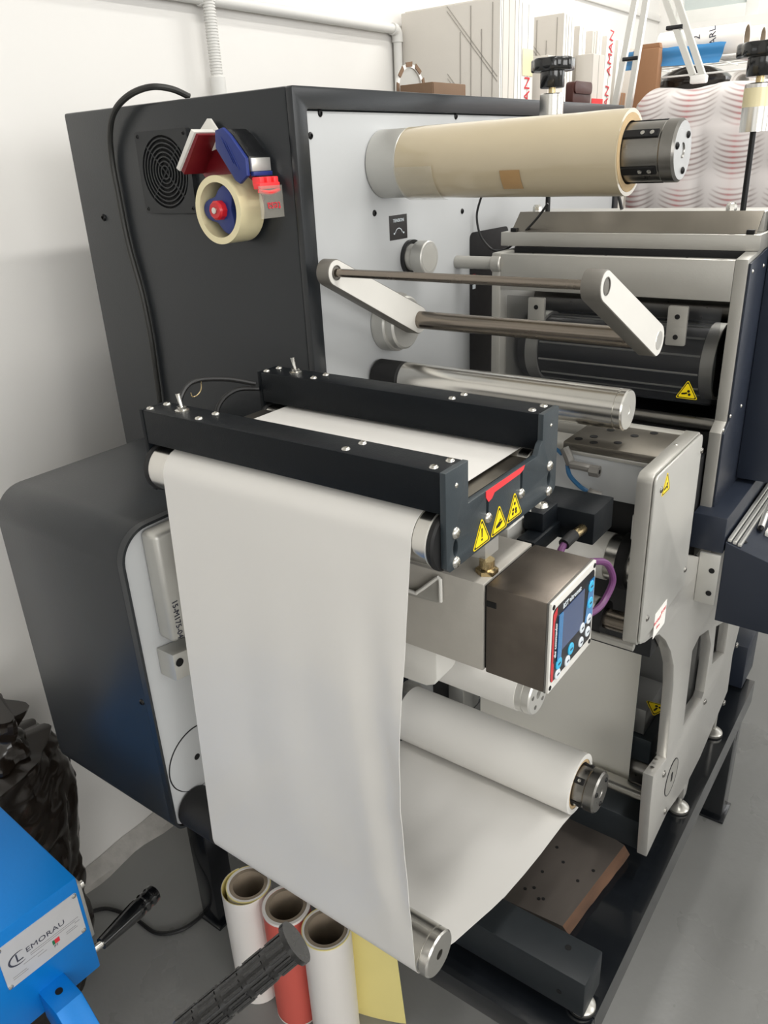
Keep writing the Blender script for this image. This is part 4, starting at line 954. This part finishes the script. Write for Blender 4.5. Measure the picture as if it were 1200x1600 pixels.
# ------------------------------------------------------------------ bench behind the machine with cartons standing like books
bn = thing('work_bench', (3.2, 1.36, 0), 'long grey steel bench behind the machine holding the cartons', 'bench')
B().box(2.20, 4.45, 1.15, 1.56, 1.12, 1.15, .003).done('bench_top', 'shelf_steel', bn)
for x in (2.24, 4.37):
    for y in (1.17, 1.50): B().box(x, x+.04, y, y+.04, 0, 1.119, .002).done('leg', 'shelf_steel', bn)
FY, BY = 1.22, 1.55
def carton(x0, x1, z1, label, front='carton_white', tilt=0., lines=True, tape=None, text=None, y0=FY, name='flat_carton', group='cartons standing on the bench', face='carton', redband=False, y1=BY):
    t = thing(name, ((x0+x1)/2, (y0+y1)/2, 1.1505), label, 'carton', group)
    sh_ = lambda p: Vector((p.x+tilt*(p.z-1.1505), p.y, p.z))
    B().box(x0+.001, x1-.001, y0, y1, 1.1505, z1, .002, fn=sh_).done('carton_body', face, t)
    B().box(x0+.002, x1-.002, y0-.0012, y0-.0002, 1.152, z1-.002, fn=sh_).done('front_panel', front, t)
    B().box((x0+x1)/2-.0006, (x0+x1)/2+.0006, y0-.0022, y0-.0013, 1.152, z1-.003, fn=sh_).done('flap_seam', 'carton_line', t)
    if lines:
        for k in range(4):
            za = z1-.02-k*.17
            for d in (0, .012):
                B().box(x0-.0006, x0+.0008, y0+.005, y0+.17, 0, .0022, fn=lambda p: sh_(Vector((p.x, p.y, za+d+p.z-(.17-(p.y-y0))*-.0-(p.y-y0)*-1.15*1-.19)))).done('printed_line', 'carton_line', t)
        for k in range(4):
            ya = y0+.02+k*.035
            B().box(x0-.0006, x0+.0008, ya, ya+.0022, z1-.36, z1-.01-.06*(k % 2), fn=sh_).done('printed_line', 'carton_line', t)
    if tape: B().box(x0+.006, x1-.006, y0-.003, y0-.0023, tape[0], tape[1], fn=sh_).done('tape', 'tape_cream', t)
    if text:
        for k, (tx, zz) in enumerate(text):
            f = frame(sh_(Vector(((x0+x1)/2, y0-.003, zz))), (tilt, 0, 1), (-1, 0, 0)); me = text_mesh(tx, (x1-x0)*.62, .0002)
            B().addmesh(me, lambda p: f(p)).done('lettering', 'print_red', t, ang=0)
    if redband: B().box(x0+.004, x1-.004, y0-.004, y0-.0025, z1-.16, z1-.13, fn=sh_).done('red_band', 'red_bright', t)
    return t
c1 = carton(2.250, 2.268, 2.084, 'large pale flat carton with diagonal printed lines, first in the row by the pipe')
carton(2.269, 2.340, 2.090, 'plain pale grey carton spine second in the row', front='carton', lines=False)
carton(2.341, 2.383, 2.095, 'narrow white carton third in the row', lines=False)
carton(2.384, 2.462, 2.085, 'white carton with tan tape and small red print, fourth in the row', lines=False, tape=(1.90, 1.97), text=(('IMAN', 1.84),))
carton(2.600, 2.665, 1.90, 'low pale carton leaning in the gap with dark top corner', lines=False, y0=1.205, y1=1.44)
carton(2.667, 2.705, 2.085, 'white lined carton behind the left star knob')
carton(2.706, 2.750, 2.080, 'plain white carton just right of the lined one', lines=False)
carton(2.790, 2.845, 2.060, 'short lined carton showing its pale side panel', front='carton_white')
carton(2.770, 2.870, 1.975, 'beige carton with bright red tape band', front='carton', lines=False, y0=1.16, y1=1.218, redband=True)
carton(2.871, 2.905, 2.055, 'slim grey carton to the right of the red tape band', front='carton', lines=False, tilt=.03)
carton(2.906, 2.950, 2.058, 'slim white carton beside the red lettered one', lines=False, tilt=.04)
carton(2.955, 3.035, 2.05, 'white leaning carton with red vertical lettering', lines=False, tilt=.08, text=(('AMAN', 2.0), ('O AMAN', 1.80)))
carton(3.045, 3.100, 2.045, 'white leaning carton right of the red lettered one', lines=False, tilt=.10)
carton(3.101, 3.170, 1.88, 'brown cardboard sheet pack leaning in the row', front='kraft', face='kraft', lines=False, tilt=.10)
carton(3.190, 3.26, 2.03, 'pale carton half hidden by the aluminium stand', front='carton', lines=False, tilt=.12)
carton(3.28, 3.34, 2.03, 'last pale carton of the row next to kraft box', front='carton', lines=False, tilt=.12)
carton(2.500, 2.560, 1.995, 'small dark grey box standing between two white cartons', front='fitting_grey', face='fitting_grey', lines=False, y0=1.30, y1=1.45)
carton(2.480, 2.590, 1.955, 'low beige box in front of the small dark grey box', front='carton', face='carton', lines=False, y0=1.18, y1=1.29)
# small cardboard box lying on top of the cabinet
kb = thing('kraft_box', (1.80, 1.06, 1.787), 'small brown cardboard box on top of the upper cabinet', 'box')
B().box(1.70, 1.845, 1.09, 1.18, 1.787, 1.846, .001).done('box_body', 'kraft_dark', kb)
B().box(1.702, 1.843, 1.0885, 1.0898, 1.789, 1.844, .0003).done('front_panel', 'kraft_dark', kb)
B().cyl('y', (1.78, 0, 1.80), .022, 1.087, 1.0884, 24).done('cut_out', 'hole_black', kb)
rd = thing('ring_disc', (1.77, 1.21, 1.787), 'grey slotted ring disc standing behind the small kraft box', 'ring')
B().pipe('y', (1.775, 0, 1.838), .050, .058, 1.20, 1.206, 48).done('ring', 'carton_white', rd)
for k in range(9):
    a = k*2*PI/9+.3; q = [(1.775+r*math.cos(a+d), 1.838+r*math.sin(a+d)) for r, d in ((.0525, -.22), (.063, -.22), (.063, .22), (.0525, .22))]
    B().prism(q, 'y', 1.1975, 1.1995).done('slot', 'kraft_dark', rd)
B().cyl('y', (1.775, 0, 1.838), .0495, 1.203, 1.206, 40).done('disc', 'cast_grey', rd)
qc = at(908, 166, 'y', .86); cx_ = qc.x; cy_ = .86
lt = thing('leather_case', (cx_, cy_, 1.787), 'dark brown leather case standing on the cabinet by the knob', 'case')
B().prism(rrect(cx_-.05, cx_+.055, 1.7868, 1.838, .012, 5), 'y', cy_, cy_+.02, .002).done('case_body', 'leather_brown', lt)
B().prism(rrect(cx_-.048, cx_+.053, 1.812, 1.8385, .010, 5), 'y', cy_-.004, cy_-.0002, .001).done('case_flap', 'leather_brown', lt)

# ------------------------------------------------------------------ low table right of the cabinet with the printed film bale
tb2 = thing('side_table', (2.45, .5, 0), 'grey table behind the die unit carrying the film bale', 'table')
B().box(2.16, 2.95, .05, .98, 1.07, 1.10, .003).done('table_top', 'shelf_steel', tb2)
for x in (2.18, 2.89):
    for y in (.07, .92): B().box(x, x+.04, y, y+.04, 0, 1.069, .002).done('leg', 'shelf_steel', tb2)
mb = bpy.data.materials.new('bale_print'); mb.use_nodes = True; MATS['bale_print'] = mb
nt = mb.node_tree; N = nt.nodes; L = nt.links; pr = N['Principled BSDF']; pr.inputs['Roughness'].default_value = .3; pr.inputs['Coat Weight'].default_value = .3
tcn = N.new('ShaderNodeTexCoord'); sx_ = N.new('ShaderNodeSeparateXYZ'); L.new(tcn.outputs['Object'], sx_.inputs[0])
def mth(op, a, b_=None, c=None):
    n_ = N.new('ShaderNodeMath'); n_.operation = op
    for i, q in enumerate((a, b_, c)):
        if q is None: continue
        if isinstance(q, (int, float)): n_.inputs[i].default_value = q
        else: L.new(q, n_.inputs[i])
    return n_.outputs[0]
CW, CH = .132, .125
yq = mth('DIVIDE', sx_.outputs[1], CW); fy = mth('SUBTRACT', mth('FRACT', yq), .5)
zq = mth('DIVIDE', sx_.outputs[2], CH); fz = mth('SUBTRACT', mth('FRACT', zq), .5)
cup = mth('MULTIPLY', mth('MULTIPLY', fy, fy), -.085)
nzb = N.new('ShaderNodeTexNoise'); nzb.inputs['Scale'].default_value = 7; L.new(tcn.outputs['Object'], nzb.inputs['Vector'])
wz = mth('ADD', sx_.outputs[2], cup)
ln_ = mth('SINE', mth('ADD', mth('MULTIPLY', wz, 500.), mth('MULTIPLY', nzb.outputs[0], 7.)))
ln_ = mth('POWER', mth('MULTIPLY', mth('ADD', ln_, 1.), .5), 2.5)
# each printed cell fades out at its rounded border
rad = mth('ADD', mth('POWER', mth('MULTIPLY', mth('ABSOLUTE', fy), 2.1), 4.), mth('POWER', mth('MULTIPLY', mth('ABSOLUTE', mth('ADD', fz, mth('MULTIPLY', cup, 4.))), 2.2), 4.))
cell = mth('SUBTRACT', 1., mth('MINIMUM', rad, 1.))
mask = mth('MULTIPLY', mth('MULTIPLY', ln_, cell), .9)
mid = mth('SUBTRACT', 1., mth('MULTIPLY', mth('ABSOLUTE', mth('SUBTRACT', fy, .08)), 2.6))
r1 = N.new('ShaderNodeMix'); r1.data_type = 'RGBA'; r1.inputs[6].default_value = (*lin((216, 210, 208)), 1); r1.inputs[7].default_value = (*lin((150, 134, 132)), 1); L.new(mask, r1.inputs[0])
r2 = N.new('ShaderNodeMix'); r2.data_type = 'RGBA'; r2.inputs[7].default_value = (*lin((190, 112, 114)), 1); L.new(r1.outputs[2], r2.inputs[6])
L.new(mth('MULTIPLY', mth('POWER', mth('MAXIMUM', mid, 0.), 3.), mth('MULTIPLY', mth('ADD', mask, .12), .8)), r2.inputs[0]); L.new(r2.outputs[2], pr.inputs['Base Color'])
fb = thing('film_bale', (2.45, .5, 1.1005), 'bale of puffy white film printed with pink curved stripes', 'bale')
b = B(); V = []; Fc = []; nu, nv_ = 64, 60
prof2 = [(0, 1.1005)]+[(0, 1.1005+.62*k/36) for k in range(1, 37)]+[(.09-.09*math.cos(a), 1.7205+.11*math.sin(a)) for a in [k*PI/24 for k in range(1, 13)]]+[(.09+.30*k/10, 1.8305-.01*k/10) for k in range(1, 11)]
for i, (dx, z) in enumerate(prof2):
    for k in range(nu+1):
        y = .14+(.85-.14)*k/nu
        puff = abs(math.sin(PI*(y/CW)))**.6*abs(math.sin(PI*(z/CH)))**.6*.013*(1 if i < 44 else .5)
        lump = .010*noise.noise(Vector((y*9, z*6, 0)))
        e = min(1, k/5, (nu-k)/5); xx = 2.31+dx-puff+.02*(1-e)**2; zz = z+(lump*1.6+puff*.6 if z > 1.72 else 0)-.02*(1-e)**2*(1 if z > 1.6 else 0)
        V.append((xx, y, zz))
m_ = len(prof2)
for k in range(nu+1):
    y = .14+(.85-.14)*k/nu; V.append((2.72, y, 1.80)); 
base = m_*(nu+1)
for k in range(nu+1): y = .14+(.85-.14)*k/nu; V.append((2.72, y, 1.1005))
W_ = nu+1
for i in range(m_+1):
    for k in range(nu): Fc.append((i*W_+k, i*W_+k+1, (i+1)*W_+k+1, (i+1)*W_+k))
i = m_+1
for k in range(nu): Fc.append((i*W_+k, i*W_+k+1, k+1, k))
Fc.append(tuple(j*W_ for j in range(m_+2))); Fc.append(tuple(j*W_+nu for j in range(m_+2))[::-1])
b.add(V, Fc).done('film_wrap', 'bale_print', fb, ang=50)

# ------------------------------------------------------------------ folding aluminium stand behind the bale
al = thing('folding_stand', (2.40, .80, 1.1), 'folding stand of paired thin aluminium bars behind the bale', 'stand')
xs = 2.42
def bar(pa, pb, r=.0075):
    d = (pb-pa).normalized(); s = Vector((1, 0, 0)); t = d.cross(s).normalized(); s = t.cross(d)
    q = []
    for p in (pa, pb): q += [p+s*a*r+t*c*r for a, c in ((-1, -1), (1, -1), (1, 1), (-1, 1))]
    return B().add(q, [(0, 1, 2, 3), (7, 6, 5, 4)]+[(k, k+4, (k+1) % 4+4, (k+1) % 4) for k in range(4)])
ends = []
for a, c in (((993, -2), (961, 165)), ((1010, -2), (983, 165)), ((1040, -2), (1083, 118)), ((1058, -2), (1098, 118))):
    pa, pb = at(*a, 'x', xs), at(*c, 'x', xs); d = pa-pb; top = pb+d*1.9; low = pb-(d*(pb.z-1.1015)/d.z if c[0] < 1000 else d*0)
    bar(top, low).done('leg_bar', 'alu_bright', al); ends.append(low)
for q in ((986, 92), (1055, 43)):
    p = at(*q, 'x', xs); B().box(p.x-.010, p.x+.010, p.y-.022, p.y+.022, p.z-.005, p.z+.005, .002).done('hinge_clip', 'black_plastic', al)
tp2 = at(1020, -170, 'x', xs); B().box(xs-.012, xs+.012, tp2.y-.05, tp2.y+.07, tp2.z-.02, tp2.z+.02, .004).done('head_block', 'alu_bright', al)
p = at(1093, 121, 'x', xs); B().box(xs-.012, xs+.012, p.y-.02, p.y+.022, p.z-.014, p.z+.006, .004).done('foot_clamp', 'wire_white', al)

# ------------------------------------------------------------------ wire rack with tubes at the far right
rk = thing('wire_rack', (3.05, .85, 0), 'white wire shelf rack at upper right holding tubes', 'rack')
for x in (2.98, 3.30):
    for y in (.45, 1.08): B().cyl('z', (x, y, 0), .008, 0, 1.95, 12).done('post', 'wire_white', rk)
for x in (2.98, 3.06, 3.14, 3.22, 3.30): B().tube([(x, .44, 1.945), (x, 1.09, 1.945)], .0035, 8, 1).done('shelf_wire', 'wire_white', rk)
for k in range(9): y = .45+k*.079; B().tube([(2.975, y, 1.94), (3.305, y, 1.94)], .0028, 8, 1).done('shelf_wire', 'wire_white', rk)
for x in (2.98, 3.30): B().tube([(x, .45, 1.90), (x, 1.08, 1.90)], .003, 8, 1).done('side_wire', 'wire_white', rk)
B().box(2.975, 3.305, .44, 1.09, 1.822, 1.829, .001).done('lower_shelf', 'wire_white', rk)
for k, (x, y0, y1, z, m_, lb_) in enumerate(((3.03, .755, 1.03, 1.994, 'roll_white', 'white cardboard tube with black print, nearest on the wire rack'), (3.13, .73, 1.05, 1.992, 'roll_white', 'plain white cardboard tube behind the printed tube'))):
    t = thing('cardboard_tube', (x, (y0+y1)/2, z-.042), lb_, 'tube', 'tubes on the wire rack')
    B().pipe('y', (x, 0, z), .036, .042, y0, y1, 40).done('tube_wall', m_, t)
    B().pipe('y', (x, 0, z), .0335, .0358, y0+.001, y1, 40).done('tube_lining', 'core_grey', t)
    if k == 0:
        for tx, yy, sz in (('ARL', .85, .03), ('2', .90, .032)):
            f = frame((x-.0424, yy, z+.012), (0, .15, 1), (0, 1, 0)); me = text_mesh(tx, sz, .0003); B().addmesh(me, lambda p: f((p.x, p.y, -p.z-.0005))).done('lettering', 'print_dark', t, ang=0)
bf_ = thing('blue_film_sheet', (3.0, .9, 1.93), 'crumpled blue plastic film under the printed tube', 'film')
rows = []
for i in range(20):
    y = .80+.32*i/19; rows.append([(2.966-.004*math.sin(j), y+.015*(j/8), 1.985-.055*j/8-.02*max(0, (.95-y))+.006*noise.noise(Vector((y*20, j, 0)))) for j in range(9)])
B().sheet(rows, .0008).done('film_sheet', 'blue_film', bf_, ang=40)
kx = thing('kraft_carton', (3.05, 1.10, 1.70), 'brown kraft carton standing at the left of the wire rack', 'carton')
B().box(2.93, 2.974, 1.0, 1.085, 1.7, 1.985, .002).done('carton_body', 'kraft', kx)
B().prism([(1.0, 1.985), (1.085, 1.985), (1.078, 2.0), (1.005, 2.0)], 'x', 2.94, 2.965, .001).done('carton_flap', 'kraft', kx)
bb = thing('black_sack', (3.1, .9, 1.8295), 'black plastic sack lying on the lower wire shelf', 'bag')
b = B(); V = []; Fc = []
for i in range(17):
    ph = PI*i/16
    for k in range(28):
        a = 2*PI*k/28; r = 1+.18*noise.noise(Vector((math.cos(a)*2, math.sin(a)*2, i*.3)))
        V.append((3.09+.09*r*math.sin(ph)*math.cos(a), .93+.12*r*math.sin(ph)*math.sin(a), 1.882-.052*math.cos(ph)))
for i in range(16):
    for k in range(28): j = (k+1) % 28; Fc.append((i*28+k, i*28+j, (i+1)*28+j, (i+1)*28+k))
b.add(V, Fc).done('sack_body', 'bag_black', bb, ang=25)
for y, lb_ in ((.745, 'white rolled paper end on the lower wire shelf'), (.655, 'white rolled paper at right of the lower wire shelf')):
    t = thing('paper_roll', (3.08, y, 1.8295), lb_, 'paper roll', 'paper rolls on lower shelf')
    B().pipe('x', (0, y, 1.8667), .030, .037, 2.99, 3.2, 32).done('rolled_sheet', 'roll_white', t)
    B().pipe('x', (0, y, 1.8667), .022, .0295, 2.992, 3.19, 32).done('inner_wind', 'roll_white', t)
